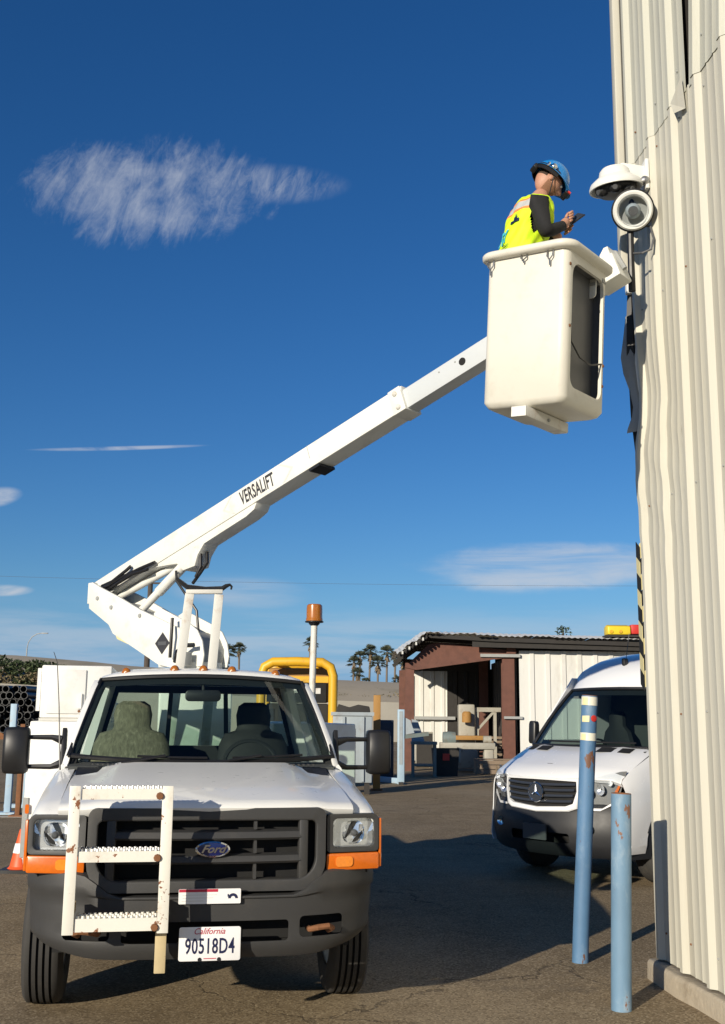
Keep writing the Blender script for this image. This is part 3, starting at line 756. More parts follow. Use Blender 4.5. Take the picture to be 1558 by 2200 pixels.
# headlights and signals
def headlight(sx):
    h = MB(); ringplate(h, rrect(0.650, 0.952, 0.962, 1.165, (0.02, 0.02, 0.035, 0.02)), rrect(0.685, 0.925, 0.985, 1.142, 0.028), 'y', 0.035, 0.12)
    h.v = [(sx * x, y, z) for x, y, z in h.v]
    hd = bend(h, 0.14).build('headlight', 'grey_plastic', truck, bevel=0.006)
    r = MB(); ringplate(r, rrect(0.68, 0.93, 0.98, 1.147, 0.028), rrect(0.745, 0.875, 1.0, 1.125, 0.05), 'y', 0.085, 0.10)
    r.lathe([(0.062, 0.0), (0.05, 0.03), (0.02, 0.05)], (0.81, 0.10, 1.062), (0, 1, 0), 24, c1=True)
    r.loft([[(0.685 + 0.24 * i / 9, 0.118 + 0.012 * ((i * 7 + j * 5) % 3 - 1) - 0.03 * abs(i - 4.5) / 4.5, 0.985 + 0.157 * j / 4) for i in range(10)] for j in range(5)], False)
    r.v = [(sx * x, y, z) for x, y, z in r.v]; bend(r, 0.14).build('reflector', 'lamp_silver', hd)
    r = MB(); r.lathe([(0.019, 0.0), (0.019, 0.03), (0.008, 0.04)], (sx * 0.81, 0.16, 1.062), (0, -1, 0), 12, c1=True); r.build('bulb', 'camera_grey', hd)
    L = MB(); L.loft([[(sx * (0.685 + 0.24 * i / 6), 0.036 + 0.14 * (0.685 + 0.04 * i) ** 2 - 0.01 * sin(pi * j / 4) * sin(pi * i / 6), 0.985 + 0.157 * j / 4) for i in range(7)] for j in range(5)], False)
    L.build('lens', 'clear', hd)
    t = MB(); t.prism(rrect(0.648, 0.955, 0.866, 0.956, 0.012), 'y', 0.03, 0.10)
    t.v = [(sx * x, y, z) for x, y, z in t.v]
    ts = bend(t, 0.14).build('turn_signal', 'amber', truck, bevel=0.008)
    rb = MB()
    rb.prism(rrect(0.70, 0.80, 0.885, 0.94, 0.02), 'y', 0.026, 0.034)
    rb.v = [(sx * x, y, z) for x, y, z in rb.v]; bend(rb, 0.14).build('bulb_window', 'amber_bright', ts)
    s = MB(); s.box(0.9545, 0.971, 0.04, 0.11, 0.875, 1.14); s.v = [(sx * x, y, z) for x, y, z in s.v]
    bend(s, 0.14).build('side_marker', 'amber', truck, bevel=0.006)
for sx in (-1, 1): headlight(sx)

# bumper
bp = [(0, 0), (0.12, 0.0), (0.25, 0.003), (0.36, 0.009), (0.46, 0.019), (0.52, 0.030), (0.58, 0.044), (0.64, 0.060), (0.69, 0.080), (0.75, 0.105), (0.84, 0.165), (0.91, 0.245), (0.955, 0.35), (0.975, 0.50), (0.98, 0.72)]
path = [(-x, y) for x, y in reversed(bp[1:])] + bp
prof = [(-0.10, 0.855), (-0.03, 0.858), (0.0, 0.845), (0.004, 0.80), (0.002, 0.768), (-0.012, 0.752), (-0.013, 0.70), (-0.018, 0.63), (-0.024, 0.55), (-0.022, 0.515), (-0.03, 0.475), (-0.06, 0.435), (-0.13, 0.425)]
rings = []
for i, (x, y) in enumerate(path):
    p0, p1 = Vector(path[max(i - 1, 0)]), Vector(path[min(i + 1, len(path) - 1)])
    t = (p1 - p0).normalized(); nrm = Vector((t.y, -t.x))
    lift = 0.085 * max(0.0, (abs(x) - 0.55) / 0.43) ** 1.5
    q_ = min(1, max(0, (abs(x) - 0.46) / 0.22)); kk = 0.15 + 1.07 * q_ * q_ * (3 - 2 * q_)
    rings.append([(x + nrm.x * o, y + nrm.y * o, z + lift * max(0, (0.70 - z) / 0.28) if z < 0.74 else 0.74 + (z - 0.74) * kk) for o, z in prof])
b = MB(); b.loft(rings, False)
bumper = b.build('bumper', 'grey_plastic', None, thick=0.012, smooth=38)
c = MB(); c.prism(rrect(-0.44, 0.44, 0.520, 0.628, 0.02), 'y', -0.2, 0.3); cut(bumper, c, 38)
for sx in (-1, 1):
    c = MB(); x0, x1 = sorted((sx * 0.50, sx * 0.745)); c.prism(rrect(x0, x1, 0.532, 0.642, 0.025), 'y', -0.2, 0.2); cut(bumper, c, 38)
bumper.parent = truck
b = bend(MB().box(-0.80, 0.80, 0.17, 0.19, 0.45, 0.83), 0.10); b.build('backing', 'black', bumper)
for sx in (-1, 1):
    b = MB(); b.tube([(sx * 0.56, 0.16, 0.56), (sx * 0.56, 0.06, 0.57), (sx * 0.60, 0.025, 0.585), (sx * 0.655, 0.03, 0.59), (sx * 0.68, 0.06, 0.575), (sx * 0.66, 0.09, 0.56)], 0.016, 8)
    b.build('tow_hook', 'rust_edge', bumper)
# sticker on the bumper and licence plate
b = MB(); b.prism(rrect(-0.150, 0.176, 0.722, 0.797, 0.006), 'y', -0.012, -0.004); st = b.build('bumper_sticker', 'plate_white', truck)
b = MB().box(-0.148, 0.055, -0.0135, -0.012, 0.782, 0.796); b.build('sticker_band', 'red_print', st)
for k, (x0, x1) in enumerate(((-0.13, 0.05), (-0.13, 0.03), (-0.135, -0.02))):
    MB().box(x0, x1, -0.0132, -0.0122, 0.766 - k * 0.015, 0.7685 - k * 0.015).build('sticker_line', 'pale_print', st)
b = MB()
for k in range(12):
    a0, a1 = pi * k / 12, pi * (k + 1) / 12
    b.add([(0.135 + r * cos(a), -0.0135, 0.748 + r * sin(a)) for r, a in ((0.012, a0), (0.026, a0), (0.026, a1), (0.012, a1))], [(0, 1, 2, 3)])
b.box(0.106, 0.113, -0.0135, -0.0125, 0.757, 0.770)
b.build('sticker_emblem', 'navy', st)
PZ, PX = 0.527, 0.02
b = MB(); b.prism(rrect(PX - 0.160, PX + 0.160, PZ - 0.084, PZ + 0.084, 0.012), 'y', -0.040, -0.034); plate = b.build('license_plate', 'plate_white', truck, bevel=0.0015)
text('plate_number', '90518D4', 0.108, 'navy', plate, frame((PX, -0.0415, PZ - 0.014), (1, 0, 0), (0, 0, 1)), 0.001, 0, 0.60, 0.0012, 1.08)
text('plate_state', 'California', 0.044, 'red_print', plate, frame((PX - 0.005, -0.0415, PZ + 0.062), (1, 0, 0), (0, 0, 1)), 0.0005, 0.35, 0.95)
MB().box(PX - 0.03, PX + 0.035, -0.041, -0.040, PZ - 0.074, PZ - 0.070).build('plate_motto', 'red_print', plate)
for q in (-0.05, 0.05):
    b = MB(); b.lathe([(0.011, 0), (0.009, 0.004)], (PX + q, -0.040, PZ - 0.077), (0, -1, 0), 10, c1=True); b.build('plate_bolt', 'black_plastic', plate)
b = MB().box(PX - 0.06, PX + 0.06, -0.036, 0.1, PZ - 0.02, PZ + 0.03); b.build('plate_bracket', 'black_plastic', truck)

# step ladder bolted to the bumper
ladder = empty('step_ladder'); ladder.parent = truck
for x in (-0.692, -0.228):
    b = MB(); s = 1 if x < -0.5 else -1
    b.box(x - 0.028, x + 0.028, -0.235, -0.228, 0.62, 1.34)
    b.box(x - 0.028 if s > 0 else x + 0.022, x - 0.022 if s > 0 else x + 0.028, -0.2275, -0.115, 0.62, 1.335)
    b.build('rail', 'ladder', ladder, bevel=0.004)
    b = MB().box(x - 0.02, x + 0.02, -0.113, -0.015, 0.70, 0.75); b.build('mounting_bracket', 'stub', ladder)
for k, (z0, z1) in enumerate(((1.272, 1.325), (0.965, 1.018), (0.632, 0.695))):
    b = MB(); b.box(-0.662, -0.2575, -0.225, -0.219, z0, z1); b.box(-0.662, -0.2575, -0.2185, -0.10, z1 - 0.006, z1 - 0.001); b.box(-0.662, -0.2575, -0.0995, -0.094, z0, z1)
    stp = b.build('step', 'ladder', ladder)
    b = MB()
    for r in range(3):
        for i in range(15):
            x = -0.648 + i * 0.0265 + (0.013 if r % 2 else 0); y = -0.205 + r * 0.042
            b.lathe([(0.0095, 0), (0.0085, 0.012), (0.0055, 0.013)], (x, y, z1 - 0.001), (0, 0, 1), 6)
    b.build('grip_teeth', 'ladder' if k == 2 else 'steel', stp)
b = MB().box(-0.262, -0.205, -0.10, -0.05, 0.40, 0.70); b.build('support_stub', 'stub', ladder, bevel=0.004)
for x, z in ((-0.262, 1.29), (-0.262, 0.985), (-0.262, 0.65)):
    b = MB(); b.lathe([(0.02, 0), (0.016, 0.012)], (x - 0.006, -0.236, z), (0, -1, 0), 8, c1=True); b.build('bolt', 'rust_edge', ladder)

# wheels
def wheel(x, y, rad=0.405, w=0.235, name='wheel'):
    o = empty(name, (x, y, rad)); o.parent = truck
    sh = 1 if x > 0 else -1
    t = MB(); p = [(0.235, -w / 2 + 0.02), (0.26, -w / 2 + 0.005), (0.33, -w / 2), (0.375, -w / 2 + 0.006), (0.397, -w / 2 + 0.022)]
    tw = w - 0.05; n = 5; lw = tw / n
    for k in range(n):
        a = -tw / 2 + k * lw
        p += [(rad - (0.004 if k in (0, n - 1) else 0), a + 0.003), (rad - (0.004 if k in (0, n - 1) else 0), a + lw - 0.012), (rad - 0.020, a + lw - 0.008), (rad - 0.020, a + lw + 0.002)] if k < n - 1 else [(rad, a + 0.003), (rad - 0.004, a + lw)]
    p += [(0.397, w / 2 - 0.022), (0.375, w / 2 - 0.006), (0.33, w / 2), (0.26, w / 2 - 0.005), (0.235, w / 2 - 0.02)]
    t.lathe(p, (0, 0, 0), (1, 0, 0), 56)
    t.mi = [1 if (abs(p[i // 56][1]) < tw / 2 and min(p[i // 56][0], p[i // 56 + 1][0]) < rad - 0.015) else 0 for i in range(len(t.f))]  # groove faces painted black to stand in for shade between the treads
    t.build('tyre', ['rubber', 'black'], o, smooth=50)
    r = MB(); r.lathe([(0.25, sh * 0.10), (0.238, sh * 0.105), (0.225, sh * 0.06), (0.20, sh * 0.02), (0.12, sh * 0.03), (0.10, sh * 0.09), (0.06, sh * 0.10), (0.0, sh * 0.10)], (0, 0, 0), (1, 0, 0), 32)
    r.lathe([(0.25, -sh * 0.10), (0.2, -sh * 0.05), (0.0, -sh * 0.04)], (0, 0, 0), (1, 0, 0), 32)
    r.build('rim', 'truck_white', o)
    return o
for sx in (-1, 1):
    wheel(sx * 0.90, AX)
    wheel(sx * 0.98, 4.65); wheel(sx * 0.70, 4.65)
b = MB(); b.box(-0.45, -0.37, 0.35, 6.2, 0.55, 0.72).box(0.37, 0.45, 0.35, 6.2, 0.55, 0.72).box(-0.7, 0.7, AX - 0.06, AX + 0.06, 0.34, 0.46).box(-0.6, 0.6, 4.58, 4.72, 0.33, 0.47)
b.tube([(0, 2.0, 0.5), (0, 4.6, 0.42)], 0.06, 8); b.build('chassis', 'black_plastic', truck)

# cab
def wsp(t, v):
    """point on the windscreen, t across -1..1, v up 0..1"""
    x0, x1 = 0.862 * t, 0.715 * t
    return Vector((x0 + (x1 - x0) * v, (1.165 + 0.15 * t * t) * (1 - v) + (1.86 + 0.085 * t * t) * v + 0.0, (1.395 + 0.035 * t * t) * (1 - v) + (1.978 - 0.035 * t * t) * v + 0.02 * sin(pi * v)))
T = [-1 + 2 * i / 12 for i in range(13)]
b = MB(); b.loft([[wsp(t, v) for t in T] for v in (0.0, 0.25, 0.5, 0.75, 1.0)], False); b.build('windshield', 'glass', truck, smooth=60)
b = MB(); edge_loop = [wsp(t, 0.01) for t in T] + [wsp(1, v) for v in (0.2, 0.4, 0.6, 0.8)] + [wsp(t, 0.99) for t in reversed(T)] + [wsp(-1, v) for v in (0.8, 0.6, 0.4, 0.2)]
b.tube(edge_loop + edge_loop[:1], 0.016, 6, cap=False); b.build('windshield_seal', 'black_plastic', truck)
inn = Vector((0, 0.012, -0.012))
b = MB(); b.loft([[wsp(t, v) + inn for t in T] for v in (0.90, 0.99)], False); b.build('shade_band', 'interior', truck)
rows = []
for dy, dz_ in ((0.0, 0.0), (0.02, 0.022), (0.10, 0.042), (0.35, 0.058), (0.75, 0.052), (0.98, 0.028), (1.03, -0.02)):
    rows.append([(x, 1.855 + 0.085 * (x / 0.715) ** 2 + dy * (1 - 0.06 * (x / 0.74) ** 2), zz + dz_ * (1 if x < 0.6 else 0.75)) for x, zz in
                 ((0, 1.985), (0.25, 1.982), (0.5, 1.970), (0.64, 1.957), (0.71, 1.935), (0.752, 1.895))])
b = MB(); b.grid(rows, True); roof = b.build('cab_roof', 'truck_white', truck, thick=0.02, smooth=45)
b = MB(); b.box(-0.68, 0.68, 1.95, 2.85, 1.93, 1.945); b.build('headliner', 'interior_grey', truck)
for x in (-0.545, -0.205, 0.0, 0.205, 0.525):
    y = 1.93 + 0.085 * (x / 0.715) ** 2; z = 2.018 - 0.03 * (x / 0.6) ** 2
    b = MB(); b.lathe([(0.036, 0), (0.034, 0.012)], (x, y, z - 0.004), (0, 0, 1), 14); b.sphere((x, y, z + 0.005), (0.032, 0.036, 0.032), 12, 6, 0, 0, pi / 2)
    b.build('marker_light', 'amber_dark', roof)
for sx in (-1, 1):
    b = MB()
    pa = [(0.872, 1.30, 1.36), (0.842, 1.42, 1.52), (0.800, 1.62, 1.69), (0.755, 1.83, 1.86), (0.735, 1.95, 1.925)]
    rings = []
    for (x, y, z) in pa:
        rings.append([(sx * (x - 0.012), y - 0.028, z + 0.012), (sx * (x + 0.028), y + 0.0, z + 0.012), (sx * (x + 0.03), y + 0.05, z), (sx * (x - 0.012), y + 0.045, z - 0.02)])
    b.loft(rings, True, True, True); b.build('front_pillar', 'truck_white', truck, bevel=0.006)
    b = MB(); b.loft([[(sx * (x - 0.015), y - 0.012, z - 0.004), (sx * (x - 0.015), y + 0.04, z - 0.025), (sx * (x - 0.055), y + 0.03, z - 0.03), (sx * (x - 0.055), y - 0.01, z - 0.006)] for x, y, z in pa], True, True, True)
    b.build('inner_pillar', 'interior', truck)
    b = MB(); b.loft([[(sx * x, y, z) for x, y in ((0.90, 2.80), (0.90, 2.97), (0.80, 2.97), (0.84, 2.80))] for z in (1.30,)] + [[(sx * (x - 0.15), y, 1.93) for x, y in ((0.90, 2.78), (0.90, 2.93), (0.80, 2.93), (0.84, 2.78))]], True, True, True)
    b.build('rear_pillar', 'truck_white', truck)
    b = MB(); rows = []
    for z, x in ((0.52, 0.90), (0.62, 0.955), (0.9, 0.975), (1.2, 0.965), (1.36, 0.915), (1.385, 0.895)):
        rows.append([(sx * x, y, z) for y in (1.29, 1.6, 2.0, 2.4, 2.86)])
    b.loft(rows, False); dr_ = b.build('door', 'truck_white', truck, thick=0.03)
    b = MB().box(min(sx * 0.975, sx * 1.0), max(sx * 0.975, sx * 1.0), 2.62, 2.78, 1.16, 1.20); b.build('door_handle', 'black_plastic', dr_, bevel=0.006)
    b = MB(); b.add([(sx * 0.885, 1.36, 1.385), (sx * 0.89, 2.80, 1.385), (sx * 0.745, 2.78, 1.90), (sx * 0.75, 1.93, 1.90)], [(0, 1, 2, 3)]); b.build('side_window', 'glass', dr_)
    b = MB(); b.tube([(sx * 0.885, 1.62, 1.385), (sx * 0.80, 1.70, 1.70)], 0.012, 6); b.build('quarter_bar', 'black_plastic', dr_)
    b = MB(); rows = [[(sx * x, y, z) for y in (2.86, 3.0)] for z, x in ((0.52, 0.90), (0.62, 0.955), (0.9, 0.975), (1.2, 0.965), (1.40, 0.91))]
    b.loft(rows, False); b.build('cab_corner', 'truck_white', truck, thick=0.02)
bw = MB(); ringplate(bw, [(-0.90, 0.7), (0.90, 0.7), (0.74, 1.94), (-0.74, 1.94)], [(-0.74, 1.46), (0.74, 1.46), (0.63, 1.87), (-0.63, 1.87)], 'y', 2.94, 2.97)
back = bw.build('cab_back', ['truck_white'], truck)
bw = MB(); ringplate(bw, [(-0.88, 0.8), (0.88, 0.8), (0.73, 1.93), (-0.73, 1.93)], [(-0.74, 1.46), (0.74, 1.46), (0.63, 1.87), (-0.63, 1.87)], 'y', 2.92, 2.935); bw.build('back_trim', 'interior', back)
b = MB(); b.add([(-0.74, 2.955, 1.46), (0.74, 2.955, 1.46), (0.63, 2.955, 1.87), (-0.63, 2.955, 1.87)], [(0, 1, 2, 3)]); b.build('rear_window', 'glass', back)
for x in (-0.235, 0.235):
    b = MB(); b.beam((x, 2.945, 1.46), (x * 0.93, 2.945, 1.87), 0.035, 0.02, (0, 1, 0)); b.build('window_bar', 'black_plastic', back)
b = MB(); b.box(-0.86, 0.86, 1.30, 2.93, 0.60, 0.66); b.build('cab_floor', 'interior', truck)
rows = [[(x, y, z) for x in (0, 0.4, 0.8, 0.85)] for y, z in ((1.20, 1.372), (1.40, 1.395), (1.66, 1.375), (1.72, 1.30), (1.70, 0.95))]
b = MB(); b.grid(rows, True); dash = b.build('dashboard', 'interior_grey', truck, thick=0.02)
def seat(x, m, w=0.25):
    s = empty('seat', (x, 2.35, 0)); s.parent = truck
    b = MB(); b.loft([[(a * w * k, y, z) for a, k in ((-1, 1), (-0.55, 1.03), (0.55, 1.03), (1, 1))] for y, z, k in ((-0.3, 1.02, 1), (-0.33, 1.1, 1), (0.1, 1.13, 1), (0.15, 1.0, 1))], False); b.build('cushion', m, s, thick=0.08)
    rows = []
    for z, y, k, d in ((1.05, 0.10, 1.0, 0.09), (1.3, 0.15, 1.03, 0.09), (1.48, 0.19, 0.97, 0.08), (1.56, 0.20, 0.82, 0.07), (1.585, 0.205, 0.52, 0.055), (1.61, 0.21, 0.47, 0.05), (1.70, 0.22, 0.50, 0.06), (1.77, 0.23, 0.44, 0.055), (1.80, 0.235, 0.28, 0.02)):
        rows.append([(w * k * cos(2 * pi * q / 16), y + d * sin(2 * pi * q / 16), z) for q in range(16)])
    b = MB(); b.loft(rows, True, True, True); b.build('backrest', m, s)
    return s
seat(-0.50, 'seat_cloth', 0.29); seat(0.42, 'interior', 0.27)
b = MB(); b.loft([[(0.36 + (0.19 + 0.016 * cos(q)) * cos(t), 1.93 + 0.016 * sin(q) * 0.5 + (0.19 + 0.016 * cos(q)) * sin(t) * 0.45, 1.36 + (0.19 + 0.016 * cos(q)) * sin(t) * 0.85) for q in [2 * pi * k / 6 for k in range(6)]] for t in [2 * pi * k / 24 for k in range(25)]], True)
b.beam((0.18, 1.93, 1.36), (0.54, 1.93, 1.36), 0.04, 0.02); b.build('steering_wheel', 'interior', truck)
b = MB(); b.prism(rrect(-0.125, 0.125, 1.795, 1.875, 0.03), 'y', 1.80, 1.83); rv = b.build('rearview_mirror', 'black_plastic', truck, bevel=0.008)
MB().tube([(0, 1.815, 1.87), (0, 1.84, 1.93)], 0.012, 8).build('mirror_stem', 'black_plastic', rv)
for xa, xb in ((-0.42, 0.02), (0.18, 0.64)):
    pts = [wsp(t / 0.85, 0.035) + Vector((0, -0.025, 0.012)) for t in (xa + (xb - xa) * i / 5 for i in range(6))]
    b = MB(); b.tube(pts, 0.008, 6)
    b.tube([(xa - 0.1, 1.12, 1.40), pts[2] + Vector((0, -0.015, 0.01))], 0.010, 6); b.build('wiper', 'black_plastic', truck)

# towing mirrors
for sx in (-1, 1):
    mr = empty('door_mirror', (sx * 0.93, 1.55, 1.46)); mr.parent = truck
    rows = []
    for x, k in ((0.205, 0.55), (0.212, 0.85), (0.225, 0.97), (0.285, 1.0), (0.345, 0.96), (0.362, 0.85), (0.37, 0.55)):
        rows.append([(sx * x, 0.02 + 0.075 * k * a, 0.0 + 0.152 * k ** 0.4 * c_ ) for a, c_ in ((-0.6, -1), (-0.95, -0.85), (-1, 0), (-0.95, 0.85), (-0.6, 1), (0.8, 0.98), (0.9, 0), (0.8, -0.98))])
    b = MB(); b.loft(rows, True, True, True); b.build('housing', 'black_plastic', mr, smooth=50)
    b = MB().box(min(sx * 0.225, sx * 0.35), max(sx * 0.225, sx * 0.35), 0.088, 0.092, -0.13, 0.13); b.build('mirror_glass', 'chrome', mr)
    for z in (0.085, -0.105):
        b = MB(); b.tube([(sx * -0.01, -0.03, z * 0.8), (sx * 0.06, -0.01, z), (sx * 0.225, 0.01, z)], [0.03, 0.017, 0.014], 8); b.build('arm', 'black_plastic', mr)
    b = MB(); b.prism([(-0.13, -0.13), (0.03, -0.13), (0.03, 0.13), (-0.02, 0.15)], 'x', sx * -0.035, sx * -0.005); b.build('sail', 'black_plastic', mr, bevel=0.006)

# service body
sb = empty('service_body', (0, 3.05, 0)); sb.parent = truck
for sx in (-1, 1):
    b = MB(); b.box(*sorted((sx * 0.62, sx * 1.31)), 0.0, 0.9, 0.58, 1.64); side = b.build('side_compartment', 'body_white', sb, bevel=0.012)
    b = MB(); b.box(*sorted((sx * 0.62, sx * 1.31)), 0.902, 2.3, 1.0, 1.64).box(*sorted((sx * 0.62, sx * 1.31)), 2.302, 3.0, 0.58, 1.64); b.build('side_compartment', 'body_white', sb, bevel=0.012)
    for y0, y1, z0 in ((0.06, 0.86, 0.64), (0.96, 1.56, 1.05), (1.62, 2.24, 1.05), (2.36, 2.94, 0.64)):
        b = MB(); b.box(*sorted((sx * 1.312, sx * 1.325)), y0, y1, z0, 1.6); d_ = b.build('compartment_door', 'body_white', sb, bevel=0.004)
        b = MB(); b.box(*sorted((sx * 1.325, sx * 1.345)), (y0 + y1) / 2 - 0.05, (y0 + y1) / 2 + 0.05, 1.3, 1.36); b.build('latch', 'steel', d_)
b = MB(); b.box(-1.325, -1.285, -0.012, -0.002, 0.60, 1.05); b.build('scuffed_edge', 'galv', sb)
b = MB(); b.prism(rrect(-1.305, -1.275, 0.93, 1.0, 0.01), 'y', -0.022, -0.013); b.build('reflector', 'amber', sb)
b = MB(); b.box(-1.25, -0.70, 0.05, 1.25, 1.665, 2.085); ub = b.build('upper_cabinet', 'body_white', sb, bevel=0.012)
b = MB(); b.box(-1.20, -0.9, 0.036, 0.049, 1.70, 2.05); b.build('cabinet_door', 'body_white', ub, bevel=0.005)
b = MB(); b.box(-0.955, -0.925, 0.015, 0.035, 1.74, 1.86); b.build('latch', 'body_white', ub)
b = MB(); b.lathe([(0.012, 0), (0.01, 0.01)], (-0.94, 0.015, 1.72), (0, -1, 0), 8, c1=True); b.build('lock', 'rust_edge', ub)
b = MB(); b.box(-1.285, -1.255, 0.08, 1.2, 1.72, 2.06); b.build('side_shelf', 'body_white', ub)
b = MB(); b.box(-1.25, -0.68, 0.02, 1.27, 1.642, 1.664); b.build('cabinet_base', 'rack_white', ub)
b = MB(); b.box(-0.618, 0.618, 0.0, 3.0, 0.76, 0.82); b.build('bed_floor', 'rack_white', sb)
b = MB(); b.box(-0.32, 0.30, 0.42, 1.25, 0.825, 2.06); ped = b.build('pedestal', 'boom_white', sb, bevel=0.02)
b = MB(); b.box(-0.6, -0.3, 0.1, 0.45, 0.83, 1.3).box(0.36, 0.6, 0.2, 0.8, 0.83, 1.35); b.build('valve_cover', 'rack_white', sb, bevel=0.02)
# boom rest behind the cab
rest = empty('boom_rest', (0, 3.15, 0)); rest.parent = truck
for (xt, xb) in ((-0.098, -0.235), (0.146, 0.06)):
    b = MB(); b.beam((xb, 0, 1.25), (xt, 0, 2.70), 0.075, 0.05, (0, 1, 0)); b.build('post', 'rack_white', rest, bevel=0.004)
b = MB(); b.beam((-0.13, 0, 2.715), (0.175, 0, 2.725), 0.06, 0.035); b.build('cross_bar', 'rack_white', rest, bevel=0.004)
b = MB(); b.tube([(-0.215, -0.01, 2.83), (-0.17, -0.01, 2.79), (-0.12, -0.01, 2.755), (0.03, -0.01, 2.745), (0.17, -0.01, 2.75), (0.205, -0.01, 2.775), (0.235, -0.01, 2.785), (0.25, -0.01, 2.77), (0.245, -0.01, 2.745)], [0.012, 0.02, 0.022, 0.018, 0.022, 0.018, 0.012, 0.01, 0.008], 8); b.build('rubber_strap', 'black_plastic', rest)
b = MB(); b.beam((-0.25, 0, 1.28), (0.08, 0, 1.28), 0.08, 0.06); b.build('foot', 'rack_white', rest)
# amber beacon on a tall white pole
bcn = empty('beacon', (0.955, 3.2, 0)); bcn.parent = truck
MB().tube([(0, 0, 1.64), (0.012, 0, 2.47)], 0.028, 12).build('pole', 'rack_white', bcn)
b = MB(); b.lathe([(0.03, 2.462), (0.045, 2.475), (0.05, 2.487), (0.078, 2.49), (0.08, 2.50)], (0.012, 0, 0), (0, 0, 1), 20, c0=True); b.build('base', 'black_plastic', bcn)
b = MB(); b.lathe([(0.072, 2.50), (0.073, 2.52), (0.069, 2.525), (0.069, 2.60), (0.066, 2.635), (0.055, 2.645), (0.0, 2.648)], (0.012, 0, 0), (0, 0, 1), 24); b.build('dome', 'amber_dark', bcn)
MB().tube([(0, 0, 1.64), (0, 0, 1.90)], 0.035, 10).build('socket', 'galv', bcn)
# wire aerial on the near fender
MB().tube([(-0.90, 1.22, 1.35), (-0.935, 1.28, 1.75), (-0.97, 1.36, 2.03), (-1.0, 1.4, 2.1)], [0.006, 0.004, 0.003, 0.002], 6).build('aerial', 'black_plastic', truck)

# ------------------------------------------------------------------ boom: turret, elbow link, telescopic arm
BE = Vector((-2.74, 10.95, 0)); BD = Vector((0.771, -0.637, 0)).normalized(); BN = Vector((BD.y, -BD.x, 0))
BOOM = Matrix((BD, BN, Vector((0, 0, 1)))).transposed().to_4x4(); BOOM.translation = BE   # local u, n (towards viewer), z
bpy.context.view_layer.update()
TINV = truck.matrix_world.inverted()


def bpart(mb, name, m, parent, **k):
    """build a part given in boom coordinates (u, n, z) as a child inside the truck"""
    mb.xf(TINV @ BOOM)
    return mb.build(name, m, parent, **k)


SL = 0.342
def top(u): return 2.974 + SL * (u - 0.19)
arm = MB(); arm.prism([(0.17, top(0.17) - 0.21), (4.02, top(4.02) - 0.21), (4.02, top(4.02)), (0.17, top(0.17))], 'y', -0.10, 0.10)
boom = bpart(arm, 'outer_boom', 'boom_white', truck, bevel=0.008)
lower = MB(); gus = [(2.43, 3.535), (2.40, 3.47), (2.30, 3.415), (1.77, 3.225), (1.69, 3.13), (1.655, 3.03), (1.5, 3.0), (1.41, 3.07), (1.10, 3.06), (0.95, 3.03), (0.95, top(0.95) - 0.19), (2.43, top(2.43) - 0.19)]
lower.prism(gus, 'y', -0.088, 0.088); bpart(lower, 'boom_gusset', 'boom_white', boom, bevel=0.006)
c = MB(); c.box(3.93, 4.05, -0.112, 0.112, -0.118, 0.118); rotm = Matrix.Translation((0, 0, top(0) - 0.105)) @ Matrix.Shear('XY', 4, (0, 0)) if False else None
slope = math.atan(SL)
def along(u, off=0.0):
    """matrix of a frame riding on the boom axis: x along it, y to the viewer, z up across it"""
    m = Matrix.Rotation(-slope, 4, 'Y'); m.translation = Vector((u, 0, top(u) - 0.105 + off)); return m
col_ = MB().box(-0.075, 0.05, -0.108, 0.108, -0.106, 0.106).xf(along(3.99)); bpart(col_, 'end_collar', 'boom_white', boom, bevel=0.006)
for dz_ in (-0.06, 0.06):
    c = MB(); c.lathe([(0.022, 0), (0.022, 0.008), (0.012, 0.016)], (-0.01, 0.108, dz_), (0, 1, 0), 12, c1=True); c.xf(along(3.99)); bpart(c, 'pin', 'rack_white', boom)
c = MB().box(-0.06, 0.06, -0.10, 0.10, -0.125, -0.104).xf(along(3.07)); bpart(c, 'wear_pad', 'black_plastic', boom)
c = MB().box(-0.003, 0.003, 0.1, 0.1012, -0.02, 0.1).xf(along(3.05)); bpart(c, 'weld_seam', 'galv', boom)
inner = MB().box(-0.12, 1.98, -0.074, 0.074, -0.092, 0.074).xf(along(4.0)); inn_ = bpart(inner, 'inner_boom', 'boom_grey', truck, bevel=0.008)
c = MB(); c.lathe([(0.031, 0), (0.031, 0.002)], (0.62, 0.0742, 0.0), (0, 1, 0), 20, c1=True); c.xf(along(4.0)); bpart(c, 'sight_hole', 'black', inn_)  # solid black disc painted for the dark inside of a hole
for du in (0.40, 0.56, 0.92):
    c = MB(); c.lathe([(0.008, 0), (0.006, 0.004)], (du, 0.0742, 0.03), (0, 1, 0), 8, c1=True); c.xf(along(4.0)); bpart(c, 'bolt', 'galv', inn_)
# tip: head box, rotator and levelling cylinder
head = MB().box(1.80, 2.00, -0.09, 0.10, -0.095, 0.09).xf(along(4.0)); hd = bpart(head, 'boom_head', 'boom_white', truck, bevel=0.01)
c = MB().prism([(1.88, 0.091), (1.97, 0.091), (1.975, 0.17), (1.945, 0.175), (1.90, 0.14)], 'y', -0.05, 0.06).xf(along(4.0)); bpart(c, 'head_plate', 'boom_white', hd)
c = MB().tube([(1.95, 0.02, 0.15), (2.01, 0.06, 0.09), (2.03, 0.06, -0.06)], 0.018, 8).xf(along(4.0)); bpart(c, 'hose', 'galv', hd)
c = MB().lathe([(0.06, 0), (0.06, 0.20)], (1.62, 0.05, 0.0), (0, 1, 0), 18, c1=True).xf(along(4.0)); bpart(c, 'rotator', 'boom_white', hd)
# lettering and arrow marks on the boom side
tm = TINV @ BOOM @ along(2.44) @ frame((0, 0.1015, 0.005), (1, 0, 0), (0, 0, 1))
